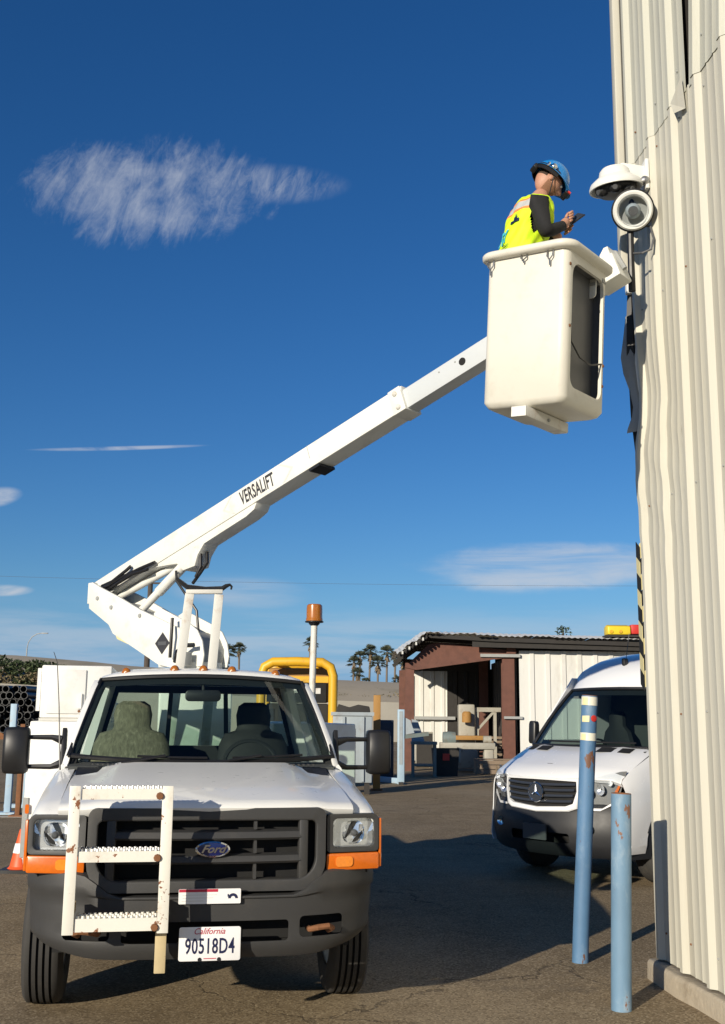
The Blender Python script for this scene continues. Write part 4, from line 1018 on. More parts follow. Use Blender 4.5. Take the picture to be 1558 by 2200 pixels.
# the viewer-facing side: x along the boom, outward normal is +n
text('boom_lettering', 'VERSALIFT', 0.175, 'dark_print', boom, TINV @ BOOM @ along(2.44) @ frame((0, 0.1015, 0.0), (1, 0, 0), (0, 0, 1)), 0.0008, 0.0, 0.50, 0.004, 1.05)
for s_ in (-1, 1):
    c = MB()
    for v in (-1, 1):
        c.add([(s_ * 0.30, 0.1014, v * 0.085), (s_ * 0.33, 0.1014, v * 0.085), (s_ * 0.45, 0.1014, 0), (s_ * 0.42, 0.1014, 0)], [(0, 1, 2, 3)])
    c.xf(along(2.44)); bpart(c, 'arrow_mark', 'pale_print', boom)
# elbow link
link = [(0.249, 2.945), (0.27, 2.71), (0.588, 2.538), (0.66, 2.45), (1.346, 2.14), (1.60, 2.10), (1.66, 2.38), (1.61, 2.459), (1.048, 2.655), (0.693, 2.807), (0.42, 2.91), (0.30, 2.965)]
el = MB()
el.prism(link, 'y', 0.165, 0.195); lk = bpart(el, 'elbow_link', 'boom_white', truck, bevel=0.004)
el = MB(); el.prism(link, 'y', -0.195, -0.165); bpart(el, 'link_plate', 'boom_white', lk, bevel=0.004)
c = MB(); c.prism([(0.30, 2.72), (0.6, 2.56), (1.35, 2.18), (1.6, 2.16), (1.58, 2.40), (1.0, 2.62), (0.6, 2.76), (0.35, 2.80)], 'y', -0.163, 0.163); bpart(c, 'link_web', 'galv', lk)
c = MB(); c.prism([(0.62, 2.50), (0.69, 2.40), (0.86, 2.345), (1.02, 2.30)], 'y', 0.05, 0.163); bpart(c, 'wear_guard', 'hazard_yellow', lk)
for u, z in ((0.40, 2.80), (1.05, 2.60), (0.62, 2.70)):
    c = MB(); c.lathe([(0.022, 0), (0.018, 0.012)], (u, 0.195, z), (0, 1, 0), 12, c1=True); bpart(c, 'pivot_pin', 'galv', lk)
c = MB(); c.prism([(1.385, 2.234), (1.485, 2.334), (1.385, 2.434), (1.285, 2.334)], 'y', 0.195, 0.1975); dm = bpart(c, 'diamond_sign', 'dark_print', lk)
c = MB().box(1.33, 1.44, 0.198, 0.1988, 2.318, 2.350); bpart(c, 'sign_band', 'camera_grey', dm)
c = MB().box(0.185, 0.27, -0.16, 0.16, 2.76, 2.97); bpart(c, 'elbow_cap', 'boom_white', lk, bevel=0.01)
# cylinders and hoses
c = MB().tube([(1.45, 0.04, 3.05), (1.12, 0.04, 2.83)], 0.048, 14).tube([(1.13, 0.04, 2.84), (0.82, 0.04, 2.63)], 0.038, 12); bpart(c, 'lift_cylinder', 'boom_white', truck)
c = MB().tube([(1.38, -0.02, 3.10), (0.45, -0.02, 2.83)], 0.036, 12); bpart(c, 'level_cylinder', 'boom_white', truck)
for k, pts in enumerate((
        [(0.33, 0.13, 2.90), (0.50, 0.14, 2.93), (0.72, 0.14, 3.00), (0.95, 0.14, 3.055), (1.15, 0.13, 3.10)],
        [(0.36, 0.12, 2.93), (0.55, 0.145, 2.96), (0.75, 0.145, 3.05), (0.80, 0.13, 3.09)],
        [(0.42, 0.11, 2.88), (0.62, 0.15, 2.93), (0.85, 0.15, 3.01), (1.05, 0.13, 3.04)],
        [(1.72, 0.0, 3.16), (1.76, 0.03, 3.06), (1.70, 0.06, 2.96), (1.60, 0.05, 2.88)],
        [(1.69, 0.05, 3.14), (1.72, 0.07, 3.02), (1.66, 0.07, 2.93)],
        [(1.42, 0.1, 3.0), (1.46, 0.12, 2.90), (1.58, 0.12, 2.78), (1.72, 0.1, 2.62), (1.74, 0.08, 2.40)])):
    c = MB().tube(pts, 0.016 if k < 5 else 0.012, 8); bpart(c, 'hydraulic_hose', 'black_plastic', truck)
# turret
c = MB(); c.lathe([(0.24, 2.055), (0.24, 2.10), (0.20, 2.11), (0.20, 2.16)], (1.68, 0, 0), (0, 0, 1), 28, c1=True); tr = bpart(c, 'turret', 'boom_white', truck)
for n0 in (-0.158, 0.140):
    c = MB(); c.prism([(1.30, 2.12), (1.88, 2.12), (1.90, 2.22), (1.87, 2.34), (1.80, 2.44), (1.70, 2.50), (1.5, 2.58), (1.3, 2.66), (1.2, 2.62)], 'y', n0, n0 + 0.018)
    bpart(c, 'turret_cheek', 'boom_white', tr, bevel=0.004)
c = MB(); c.prism([(1.55, 2.16), (1.84, 2.16), (1.84, 2.28), (1.78, 2.38), (1.62, 2.44)], 'y', -0.138, 0.138); bpart(c, 'turret_drum', 'galv', tr)
c = MB().tube([(1.62, 0.24, 2.16), (1.68, 0.27, 2.25), (1.78, 0.26, 2.30), (1.86, 0.24, 2.30)], 0.02, 8).tube([(1.55, 0.24, 2.2), (1.58, 0.26, 2.4), (1.56, 0.24, 2.55)], 0.015, 8); bpart(c, 'turret_hose', 'black_plastic', tr)
c = MB().box(1.70, 1.82, 0.218, 0.30, 2.12, 2.24); bpart(c, 'valve_block', 'galv', tr, bevel=0.01)

# ------------------------------------------------------------------ bucket
BK = Matrix.Translation((1.243, 6.533, 3.638)) @ Matrix.Rotation(-0.632, 4, 'Z') @ Matrix.Rotation(0.028, 4, 'X') @ Matrix.Rotation(0.071, 4, 'Y')


def kloop(x0, x1, y0, y1, r, z): return [(x, y, z) for x, y in rrect(x0, x1, y0, y1, r, 5)]
W0, D0, H0 = 0.591, 0.611, 1.03
b = MB()
outer = []
for z, i in ((0.0, 0.045), (0.012, 0.02), (0.045, 0.0), (0.5, 0.0), (H0, 0.0)):
    outer.append(kloop(-W0 + i, -i, i, D0 - i, 0.055, z))
t_ = 0.022
inner_ = [kloop(-W0 + t_, -t_, t_, D0 - t_, 0.05, z) for z in (H0, 0.5, 0.035)]
b.loft(outer + inner_, True, True, True)
bucket = b.build('bucket', ['cream'], None, smooth=40)
c = MB(); c.prism(rrect(0.075, 0.545, 0.115, 0.935, (0.07, 0.07, 0.06, 0.10), 6), 'x', -0.06, 0.06)
cut(bucket, c, 40)
bucket.parent = truck; bucket.matrix_local = TINV @ BK
b = MB(); rim = [kloop(-W0 - o, o, -o, D0 + o, 0.06 + o, H0 + z) for o, z in ((-0.005, -0.035), (0.035, -0.03), (0.05, -0.018), (0.05, 0.008), (0.038, 0.02), (-0.02, 0.022), (-0.024, -0.02))]
b.loft(rim, True); b.build('rim', 'cream', bucket, smooth=60)
b = MB(); b.loft([kloop(-W0 + 0.026, -0.026, 0.026, D0 - 0.026, 0.045, z) for z in (0.98, 0.045)], True, False, True); ln = b.build('liner', 'camera_grey', None)  # dark grey skin: the shade inside the bucket is put into its colour
c = MB(); c.prism(rrect(0.06, 0.56, 0.10, 0.95, 0.07, 6), 'x', -0.08, 0.06); cut(ln, c); ln.parent = bucket
b = MB(); b.prism(rrect(-0.19, -0.035, 0.82, 1.0, (0.03, 0.03, 0.05, 0.06)), 'y', 0.50, 0.515); mp_ = b.build('mount_plate', 'boom_white', bucket, bevel=0.004)
MB().box(-0.19, -0.035, 0.492, 0.499, 0.905, 0.925).build('plate_slot', 'galv', mp_)
b = MB().beam((-0.40, 0.545, 0.86), (0.0, 0.545, 0.955), 0.05, 0.06); b.build('mount_bar', 'galv', bucket)
b = MB(); b.tube([(-0.004, 0.07, 0.52), (-0.02, 0.12, 0.42), (-0.02, 0.25, 0.345), (-0.015, 0.40, 0.33), (-0.005, 0.55, 0.37)], 0.006, 6); b.build('cord', 'black_plastic', bucket)
b = MB().box(-0.355, -0.245, -0.02, 0.585, -0.075, -0.004); ub_ = b.build('floor_beam', 'rack_white', bucket, bevel=0.01)
b = MB().box(-0.352, -0.248, -0.026, -0.0205, -0.072, -0.008); b.build('beam_end', 'boom_white', ub_)
b = MB(); b.lathe([(0.012, 0), (0.01, 0.01)], (-0.244, 0.28, -0.045), (1, 0, 0), 10, c1=True); b.build('bolt', 'galv', ub_)
for x, k in ((-0.548, 1.0), (-0.305, 0.55), (-0.118, 1.0)):
    b = MB(); b.tube([(x - 0.02, -0.012, 0.995), (x - 0.02, -0.02, 0.995 - 0.04 * k), (x, -0.022, 0.995 - 0.065 * k), (x + 0.02, -0.02, 0.995 - 0.04 * k), (x + 0.02, -0.012, 0.995)], 0.005, 6)
    b.tube([(x, -0.02, 0.995 - 0.065 * k), (x, -0.015, 0.995 - 0.10 * k)], 0.006, 6); b.build('lanyard_hook', 'steel', bucket)
for yy, zz in ((0.565, 0.36), (0.56, 0.22), (0.05, 0.5), (0.035, 0.9)):
    b = MB(); b.lathe([(0.012, 0), (0.009, 0.006)], (0.0, yy, zz), (1, 0, 0), 8, c1=True); b.build('latch_stud', 'rust_edge', bucket)

# ------------------------------------------------------------------ worker in the bucket
FLOOR = 3.69
worker = empty('person', (1.035, 6.985, FLOOR), radians(14))
tag(worker, 'worker in lime safety vest and blue helmet looking down at a phone in the bucket', 'person')
J = {  # local: x forward, y left, z up
    'pelvis': (0.0, 0, 0.95), 'waist': (0.015, 0, 1.08), 'chest': (0.085, 0, 1.30), 'upper': (0.12, 0, 1.41), 'neck': (0.165, 0, 1.535), 'skull': (0.205, 0, 1.62),
    'sh_l': (0.095, 0.180, 1.405), 'el_l': (0.14, 0.235, 1.18), 'wr_l': (0.30, 0.075, 1.295), 'pa_l': (0.35, 0.045, 1.335),
    'sh_r': (0.090, -0.180, 1.405), 'el_r': (0.10, -0.255, 1.175), 'wr_r': (0.275, -0.145, 1.295), 'pa_r': (0.325, -0.115, 1.355),
    'hip_l': (0.0, 0.10, 0.90), 'kn_l': (0.02, 0.11, 0.49), 'an_l': (-0.02, 0.115, 0.09), 'to_l': (0.14, 0.13, 0.035),
    'hip_r': (0.0, -0.10, 0.90), 'kn_r': (0.02, -0.11, 0.49), 'an_r': (-0.02, -0.115, 0.09), 'to_r': (0.14, -0.13, 0.035)}
RAD = {'pelvis': (0.16, 0.125), 'waist': (0.155, 0.115), 'chest': (0.175, 0.125), 'upper': (0.12, 0.095), 'neck': (0.062, 0.062), 'skull': (0.06, 0.06),
       'sh': (0.068, 0.068), 'el': (0.056, 0.056), 'wr': (0.036, 0.036), 'pa': (0.034, 0.026), 'hip': (0.095, 0.095), 'kn': (0.068, 0.068), 'an': (0.048, 0.048), 'to': (0.045, 0.035)}
names = list(J); idx = {n: i for i, n in enumerate(names)}
edges = [('pelvis', 'waist'), ('waist', 'chest'), ('chest', 'upper'), ('upper', 'neck'), ('neck', 'skull')]
for q in 'lr':
    edges += [('upper', 'sh_' + q), ('sh_' + q, 'el_' + q), ('el_' + q, 'wr_' + q), ('wr_' + q, 'pa_' + q), ('pelvis', 'hip_' + q), ('hip_' + q, 'kn_' + q), ('kn_' + q, 'an_' + q), ('an_' + q, 'to_' + q)]
me = bpy.data.meshes.new('body'); me.from_pydata([J[n] for n in names], [(idx[a], idx[b_]) for a, b_ in edges], [])
bo_ = bpy.data.objects.new('body', me); col.objects.link(bo_)
md = bo_.modifiers.new('skin', 'SKIN'); md.use_smooth_shade = True
for n in names:
    sv = me.skin_vertices[0].data[idx[n]]; sv.radius = RAD[n.split('_')[0]]; sv.use_root = (n == 'pelvis')
sd_ = bo_.modifiers.new('sub', 'SUBSURF'); sd_.levels = 2; sd_.render_levels = 2
bpy.context.view_layer.update()
skinned = bpy.data.meshes.new_from_object(bo_.evaluated_get(bpy.context.evaluated_depsgraph_get()))
bpy.data.objects.remove(bo_)
bm = bmesh.new(); bm.from_mesh(skinned)


def seg_dist(p, a, b_):
    a, b_ = Vector(a), Vector(b_); d = b_ - a; t = max(0, min(1, (p - a).dot(d) / d.length_squared)); return (p - a - d * t).length
for f in bm.faces:
    p = f.calc_center_median()
    best = min(edges, key=lambda e: seg_dist(p, J[e[0]], J[e[1]]))
    k = best[1].split('_')[0]
    f.material_index = {'neck': 0, 'skull': 0, 'pa': 0, 'hip': 2, 'kn': 2, 'an': 2, 'to': 3}.get(k, 1)
    if k == 'waist' and p.z < 1.0: f.material_index = 2
    if k == 'neck' and p.z < 1.49: f.material_index = 1
    f.smooth = True
# head, tilted forward, with face
HM = Matrix.Translation((0.25, 0, 1.69)) @ Matrix.Rotation(radians(44), 4, 'Y')
h = MB(); NS, NR = 48, 36
for i in range(NR + 1):
    t = pi * i / NR; ring = []
    for k in range(NS):
        a = 2 * pi * k / NS
        x, y, z = 0.098 * sin(t) * cos(a), 0.076 * sin(t) * sin(a), 0.118 * cos(t)
        fx = max(0.0, cos(a)) * sin(t)
        if z < -0.02: x *= 1 - 0.10 * min(1, (-z - 0.02) / 0.09); y *= 1 - 0.22 * min(1, (-z - 0.02) / 0.09)
        x += 0.030 * math.exp(-((z + 0.012) / 0.026) ** 2 - (y / 0.018) ** 2) * (fx > 0.2)          # nose
        x += 0.012 * math.exp(-((z + 0.092) / 0.022) ** 2 - (y / 0.03) ** 2) * (fx > 0.1)           # chin
        x -= 0.010 * math.exp(-((z - 0.018) / 0.014) ** 2 - ((abs(y) - 0.032) / 0.016) ** 2) * (fx > 0.2)   # eye sockets
        x += 0.007 * math.exp(-((z + 0.055) / 0.010) ** 2 - (y / 0.026) ** 2) * (fx > 0.2)          # lips
        ring.append((x, y, z))
    h.v += ring
for i in range(NR):
    for k in range(NS):
        z = 0.118 * cos(pi * (i + 0.5) / NR); a = 2 * pi * (k + 0.5) / NS
        mi = 0
        if z < -0.045 and cos(a) > -0.15 : mi = 4
        if z > 0.03 or (cos(a) < -0.35 and z > -0.03): mi = 5
        if -0.062 < z < -0.048 and cos(a) > 0.93: mi = 0
        h.f.append([i * NS + k, i * NS + (k + 1) % NS, (i + 1) * NS + (k + 1) % NS, (i + 1) * NS + k]); h.mi.append(mi)
for sy in (-1, 1):
    h.sphere((-0.005, sy * 0.078, -0.012), (0.020, 0.011, 0.031), 10, 8, 0)
    h.sphere((0.083, sy * 0.030, 0.018), 0.011, 8, 6, 6)
h.xf(HM)
# hands: palm is the end of the skin, five fingers each curled round the phone
def finger(base, tip_dir, curl, ln_, r):
    p = Vector(base); d = Vector(tip_dir).normalized(); cu_ = Vector(curl); pts = [p.copy()]
    for k in range(3):
        p = p + d * ln_[k]; pts.append(p.copy()); d = (d + cu_ * 0.55).normalized()
    h.tube(pts, [r, r * 0.95, r * 0.85, r * 0.6], 7, True, 0)
for q, sg in (('l', 1), ('r', -1)):
    pa = Vector(J['pa_' + q]); fw = (pa - Vector(J['wr_' + q])).normalized()
    side = Vector((0, sg, 0)); inw = Vector((0.1, -sg * 0.9, 0.25))
    for k in range(4):
        base = pa + fw * (0.028 + 0.004 * (k in (1, 2))) + Vector((0.0, 0.004 * sg, 0.034 - 0.0195 * k))
        finger(base, fw + Vector((0.3, 0, 0.05)), inw, [0.030 * (1.0, 1.1, 1.02, 0.82)[k]] + [0.024 * (1.0, 1.1, 1.0, 0.8)[k]] + [0.02], 0.0095)
    finger(pa + Vector((-0.005, -sg * 0.012, 0.025)), Vector((0.45, -sg * 0.25, 0.85)), Vector((0.6, -sg * 0.2, 0.0)), [0.032, 0.026, 0.02], 0.0105)
tmp = bpy.data.meshes.new('tmp'); tmp.from_pydata(h.v, [], h.f)
for p, i in zip(tmp.polygons, h.mi): p.material_index = i; p.use_smooth = True
bm.from_mesh(tmp)
bmesh.ops.recalc_face_normals(bm, faces=bm.faces)
body_me = bpy.data.meshes.new('body'); bm.to_mesh(body_me); bm.free()
for m in ('skin', 'shirt', 'trousers', 'rubber', 'beard', 'hair', 'plate_white'): body_me.materials.append(M[m])
body = bpy.data.objects.new('body', body_me); col.objects.link(body); body.parent = worker

# vest: a shell round the torso with open armholes, stripes and print
def torso(z, a, grow=0.0):
    """point on the vest at height z and angle a (0 = front)"""
    ks = [(0.86, -0.005, 0.185, 0.160), (0.95, 0.0, 0.180, 0.155), (1.08, 0.012, 0.172, 0.140), (1.20, 0.048, 0.182, 0.150), (1.30, 0.082, 0.192, 0.155), (1.40, 0.105, 0.205, 0.150), (1.47, 0.118, 0.190, 0.132), (1.505, 0.128, 0.150, 0.112), (1.535, 0.135, 0.092, 0.090)]
    for k in range(len(ks) - 1):
        if ks[k][0] <= z <= ks[k + 1][0] or k == len(ks) - 2:
            f = (z - ks[k][0]) / (ks[k + 1][0] - ks[k][0]); w = [p * (1 - f) + q * f for p, q in zip(ks[k], ks[k + 1])]; break
    wr = 0.006 * sin(7 * a + z * 23) + 0.004 * sin(13 * a - z * 31)
    return Vector((w[1] + (w[3] + grow + wr) * cos(a), (w[2] + grow + wr * 0.6) * sin(a), z))
NZ = 64; zs = [0.93 + 0.605 * i / NZ for i in range(NZ + 1)]; NA = 120
b = MB(); keep = []
for z in zs: b.v += [tuple(torso(z, 2 * pi * k / NA)) for k in range(NA)]
for i in range(NZ):
    for k in range(NA):
        z = (zs[i] + zs[i + 1]) / 2; a = 2 * pi * (k + 0.5) / NA
        da = abs(abs((a + pi) % (2 * pi) - pi) - pi / 2)
        hole = 0.0 if z < 1.20 else 0.42 * min(1, (z - 1.20) / 0.12) ** 0.7 * (1 if z < 1.44 else max(0.0, 1 - (z - 1.44) / 0.05))
        if da < hole: continue
        aa = abs((a + pi) % (2 * pi) - pi)
        mi = 0
        if aa > 1.6:
            if 1.40 < z < 1.455: mi = 2
            elif 1.38 < z < 1.475: mi = 1
        if 0.985 < z < 1.045: mi = 2
        elif 0.965 < z < 1.07: mi = 1
        if aa < 0.10 and z > 1.2: continue
        b.f.append([i * NA + k, i * NA + (k + 1) % NA, (i + 1) * NA + (k + 1) % NA, (i + 1) * NA + k]); b.mi.append(mi)
vest = b.build('safety_vest', ['vest', 'vest_orange', 'vest_silver'], worker, thick=0.006, smooth=60)
def print_patch(name, m, a0, a1, z0, z1):
    p = MB(); p.loft([[torso(z, a0 + (a1 - a0) * i / 8, 0.0085) for i in range(9)] for z in (z0, z0 + (z1 - z0) * 0.33, z0 + (z1 - z0) * 0.66, z1)], False); p.build(name, m, vest)
A = radians
# dark badge with a skyline, cyan initials, lines of small print
print_patch('print_badge', 'navy', A(196), A(222), 1.300, 1.322)
print_patch('print_badge', 'navy', A(203), A(215), 1.322, 1.345)
print_patch('print_badge', 'navy', A(207), A(211), 1.345, 1.362)
print_patch('print_badge', 'navy', A(160), A(178), 1.25, 1.275)
for a0, a1, z0, z1 in ((192, 199, 1.165, 1.265), (176, 182, 1.165, 1.255), (182, 189, 1.165, 1.185), (182, 189, 1.235, 1.255), (165, 171, 1.165, 1.25)):
    print_patch('print_initial', 'cyan', A(a0), A(a1), z0, z1)
for z in (1.14, 1.125):
    print_patch('print_line', 'dark_print', A(178), A(212), z, z + 0.005)
# helmet with strap, lamp clips and goggles
HH = Matrix.Translation((0.248, 0, 1.698)) @ Matrix.Rotation(radians(40), 4, 'Y')
b = MB(); rows = []
for i in range(9):
    t = radians(4 + 88 * i / 8)
    rows.append([(0.004 + 0.132 * sin(t) * cos(a), 0.106 * sin(t) * sin(a), 0.028 + 0.122 * cos(t)) for a in [2 * pi * k / 28 for k in range(28)]])
b.loft(rows, True, True, False)
brim = [[(0.004 + r * 0.132 * cos(a) + (0.035 * max(0, cos(a)) ** 2 if r > 1.1 else 0), r * 0.106 * sin(a), z) for a in [2 * pi * k / 28 for k in range(28)]] for r, z in ((1.0, 0.024), (1.12, 0.014), (1.13, 0.008), (1.0, 0.016))]
b.loft(brim, True)
b.xf(HH); hel = b.build('helmet', 'helmet_blue', worker, thick=0.0, smooth=50)
b = MB()
for rr, z0, z1 in ((1.03, -0.022, 0.03),):
    b.loft([[(0.004 + rr * 0.136 * cos(a), rr * 0.110 * sin(a), z) for a in [pi * 0.45 + pi * 1.1 * k / 18 for k in range(19)]] for z in (z0, z1)], False)
b.xf(HH); b.build('headband', 'black_plastic', hel, thick=0.006)
b = MB().box(-0.150, -0.11, -0.04, 0.04, -0.03, 0.012); b.xf(HH); b.build('rear_dial', 'black_plastic', hel, bevel=0.012)
b = MB().sphere((-0.035, -0.118, 0.028), (0.022, 0.012, 0.02), 10, 6).sphere((-0.075, -0.105, 0.02), (0.012, 0.01, 0.018), 8, 6); b.xf(HH); b.build('clip', 'chrome', hel)
b = MB().box(0.135, 0.172, -0.05, 0.05, -0.012, 0.012); b.xf(HH); lampf = b.build('visor', 'black_plastic', hel, bevel=0.008)
b = MB().box(0.150, 0.172, -0.062, -0.052, -0.006, 0.006); b.xf(HH); b.build('red_tab', 'red', hel)
b = MB().tube([(0.0, -0.098, 0.0), (0.03, -0.085, -0.06), (0.07, -0.04, -0.115), (0.07, 0.04, -0.115), (0.03, 0.085, -0.06), (0.0, 0.098, 0.0)], 0.004, 6); b.xf(HH); b.build('chin_strap', 'black_plastic', hel)

phone = empty('mobile_phone', worker.matrix_world.translation)
bpy.context.view_layer.update()
pm = worker.matrix_world @ Matrix.Translation((0.41, -0.045, 1.405)) @ Matrix.Rotation(radians(-40), 4, 'Y') @ Matrix.Rotation(radians(38), 4, 'X')
phone.matrix_world = pm
tag(phone, 'dark mobile phone held in both hands of the worker', 'phone')
b = MB().box(-0.075, 0.075, -0.036, 0.036, -0.0045, 0.0045); b.build('case', 'black_plastic', phone, bevel=0.004)
b = MB().box(-0.070, 0.070, -0.032, 0.032, 0.0048, 0.0058); b.build('screen', 'van_grille', phone)

# ------------------------------------------------------------------ van
van = empty('delivery_van', (1.90, 12.09, 0), radians(-50))
tag(van, 'white panel van with black bumper and star badge parked behind the bollards', 'van')


def nose(x): return 0.36 * (abs(x) / 0.96) ** 2.2
def ident(x): return x
# hood
hx = [0, 0.2, 0.4, 0.56, 0.68, 0.80, 0.88]
rows = []
for k, (y, z, f) in enumerate(((0.05, 1.055, 0), (0.02, 1.085, 0), (0.05, 1.125, 0.1), (0.22, 1.205, 0.3), (0.45, 1.295, 0.6), (0.70, 1.385, 1.0), (0.76, 1.39, 1.0))):
    rows.append([(x, y + nose(x) * (1 - 0.45 * f), z + (0.0 if x < 0.5 else -0.012 * (x - 0.5) / 0.38) + (0.012 if 0.5 < x < 0.6 else 0) - (0.03 if x > 0.85 else 0)) for x in hx])
b = MB(); b.grid(rows, True); hood = b.build('hood', 'van_white', van, thick=-0.006, smooth=40)
HR = ((0.05, 1.055, 0), (0.02, 1.085, 0), (0.05, 1.125, 0.1), (0.22, 1.205, 0.3), (0.45, 1.295, 0.6), (0.70, 1.385, 1.0), (0.76, 1.39, 1.0))
def hood_pt(x, r):
    i = int(r); t = r - i; p = []
    for y, z, f in HR[i:i + 2]:
        p.append((y + nose(x) * (1 - 0.45 * f), z + (0.0 if x < 0.5 else -0.012 * (x - 0.5) / 0.38)))
    return (p[0][0] * (1 - t) + p[1][0] * t, p[0][1] * (1 - t) + p[1][1] * t + 0.016)
for sx in (-1, 1):
    b = MB(); b.loft([[(sx * x, *hood_pt(x, f)) for x in (0.34, 0.45, 0.56, 0.66, 0.72)] for f in (4.45, 4.7, 4.95)], False); b.build('hood_vent', 'black', hood)
b = MB(); b.box(-0.035, 0.035, 0.235, 0.26, 1.212, 1.222); b.build('hood_badge', 'steel', hood)
# sides: front wing with arch, doors, rear body
def vside(sx):
    ys = [0.33, 0.40, 0.62, 0.86, 1.10, 1.40, 2.2, 3.2, 4.4, 5.6, 5.85]
    rows = []
    for y in ys:
        f = min(1, max(0, (y - 0.35) / 0.6)) - (0.8 if y < 0.35 else 0); t = min(1, max(0, (y - 0.85) / 0.6))
        ztop = 1.12 + 0.28 * max(f, 0) if y < 0.9 else 1.40
        rows.append([(sx * (0.875 + 0.035 * f), y, ztop - 0.01), (sx * (0.93 + 0.03 * f), y - 0.01, ztop - 0.10), (sx * (0.955 + 0.03 * f), y, 0.95), (sx * (0.965 + 0.025 * f), y, 0.72), (sx * 0.975, y, 0.42), (sx * 0.95, y, 0.34)])
    b = MB(); b.loft(rows, False); o = b.build('side_panel', 'van_white', None, thick=0.01, smooth=40)
    c = MB()
    for yy in (1.02, 4.7): c.lathe([(0.43, -0.3), (0.43, 0.3)], (sx * 0.97, yy, 0.38), (1, 0, 0), 36, c0=True, c1=True)
    cut(o, c, 40); o.parent = van
    for yy in (1.02, 4.7):
        arch(sx * 0.70, sx * 0.985, yy, 0.38, 0.405, 0.445).build('wheel_arch', 'van_plastic', o)
    # upper body: pillar, window band, rear panel
    rows = []
    for z, xx in ((1.39, 0.91), (1.7, 0.875), (1.98, 0.83), (2.2, 0.80)):
        rows.append([(sx * xx, y, z) for y in (0.98 + (z - 1.39) * 0.80, 1.30 + (z - 1.39) * 0.55, 2.05, 2.12, 3.5, 5.85)])
    b = MB(); b.loft(rows, False); u = b.build('upper_panel', 'van_white', None, thick=0.02, smooth=40)
    c = MB(); c.prism([(1.12, 1.45), (1.98, 1.45), (1.98, 1.95), (1.56, 1.95)], 'x', sx * 0.70, sx * 1.1); c.prism([(0.98, 1.43), (1.06, 1.43), (1.24, 1.68), (1.20, 1.70)], 'x', sx * 0.7, sx * 1.1)
    cut(u, c, 40); u.parent = van
    b = MB(); b.add([(sx * 0.895, 1.0, 1.42), (sx * 0.895, 2.0, 1.42), (sx * 0.83, 2.0, 1.97), (sx * 0.835, 1.5, 1.97)], [(0, 1, 2, 3)]); b.build('door_window', 'van_glass', u)
    b = MB().box(*sorted((sx * 0.98, sx * 0.985)), 2.10, 2.112, 0.45, 2.2); b.build('door_gap', 'van_plastic', o)
    b = MB().box(*sorted((sx * 0.965, sx * 0.985)), 1.5, 5.8, 0.62, 0.72); b.build('rub_strip', 'van_plastic', o)
    m_ = MB(); m_.loft([[(sx * (0.95 + dx_), 1.16 + dy_ * k, 1.53 + dz_ * k) for dy_, dz_ in ((-0.07, -0.16), (0.06, -0.17), (0.06, 0.17), (-0.05, 0.18))] for dx_, k in ((0.02, 0.6), (0.04, 0.8), (0.11, 0.8), (0.135, 0.6))], True, True, True)
    mr = m_.build('door_mirror', 'black_plastic', van, bevel=0.015)
    MB().beam((sx * 0.90, 1.16, 1.43), (sx * 1.0, 1.16, 1.45), 0.06, 0.05).build('mirror_arm', 'black_plastic', mr)
for sx in (-1, 1): vside(sx)
# windscreen
def vws(t, v):
    x = 0.845 * t * (1 - v) + 0.70 * t * v
    return Vector((x, (0.74 + 0.20 * t * t) * (1 - v) + (1.36 + 0.15 * t * t) * v, 1.395 * (1 - v) + (2.055 - 0.01 * t * t) * v + 0.035 * sin(pi * v)))
b = MB(); b.loft([[vws(t, v) for t in T] for v in (0, 0.25, 0.5, 0.75, 1)], False); b.build('windshield', 'van_glass', van, smooth=60)
el_ = [vws(t, 0) for t in T] + [vws(1, v) for v in (0.2, 0.4, 0.6, 0.8)] + [vws(t, 1) for t in reversed(T)] + [vws(-1, v) for v in (0.8, 0.6, 0.4, 0.2)]
b = MB(); b.tube(el_ + el_[:1], 0.022, 6, cap=False); b.build('windshield_seal', 'black_plastic', van)
b = MB(); b.loft([[vws(t, v) + Vector((0, 0.015, -0.012)) for t in T] for v in (0.88, 1.0)], False); b.build('shade_band', 'interior', van)
for sx in (-1, 1):
    b = MB(); b.loft([[vws(sx, v) + Vector((sx * dx_, dy_, 0.01 + dz_)) for dx_, dy_, dz_ in ((-0.012, 0.0, 0.0), (0.010, 0.03, -0.005), (0.025, 0.11, -0.02), (0.0, 0.10, -0.03))] for v in (-0.02, 0.3, 0.6, 0.93)], True, True, True)
    b.build('front_pillar', 'black_plastic' if False else 'van_white', van, smooth=50)
for xa, xb in ((-0.5, 0.1), (0.05, 0.68)):
    MB().tube([vws(t / 0.845, 0.05) + Vector((0, -0.02, 0.015)) for t in (xa, (xa + xb) / 2, xb)], 0.01, 6).build('wiper', 'black_plastic', van)
# roof
rows = []
for y, z, w in ((1.352, 2.06, 0.70), (1.38, 2.11, 0.715), (1.48, 2.22, 0.75), (1.62, 2.33, 0.78), (1.82, 2.43, 0.80), (2.1, 2.50, 0.81), (2.5, 2.54, 0.81), (3.5, 2.56, 0.81), (5.8, 2.56, 0.81), (5.88, 2.50, 0.81)):
    f = 1 if y < 1.5 else 0.3
    rows.append([(w * x, y + 0.15 * x * x * f, z - dz_ * (z - 2.02) / 0.44 * 0.44) for x, dz_ in ((0, 0), (0.35, 0.02), (0.65, 0.07), (0.85, 0.20), (0.96, 0.44), (1.03, 0.85))])
b = MB(); b.grid(rows, True); roof = b.build('roof', 'van_white', van, thick=0.012, smooth=50)
b = MB(); b.prism(rrect(-0.022, 0.022, 2.33, 2.42, 0.018), 'y', 1.60, 1.68); a_ = b.build('antenna_base', 'black_plastic', roof, bevel=0.01)
MB().tube([(0, 1.66, 2.40), (0, 1.74, 2.72)], 0.004, 5).build('antenna_whip', 'black_plastic', a_)
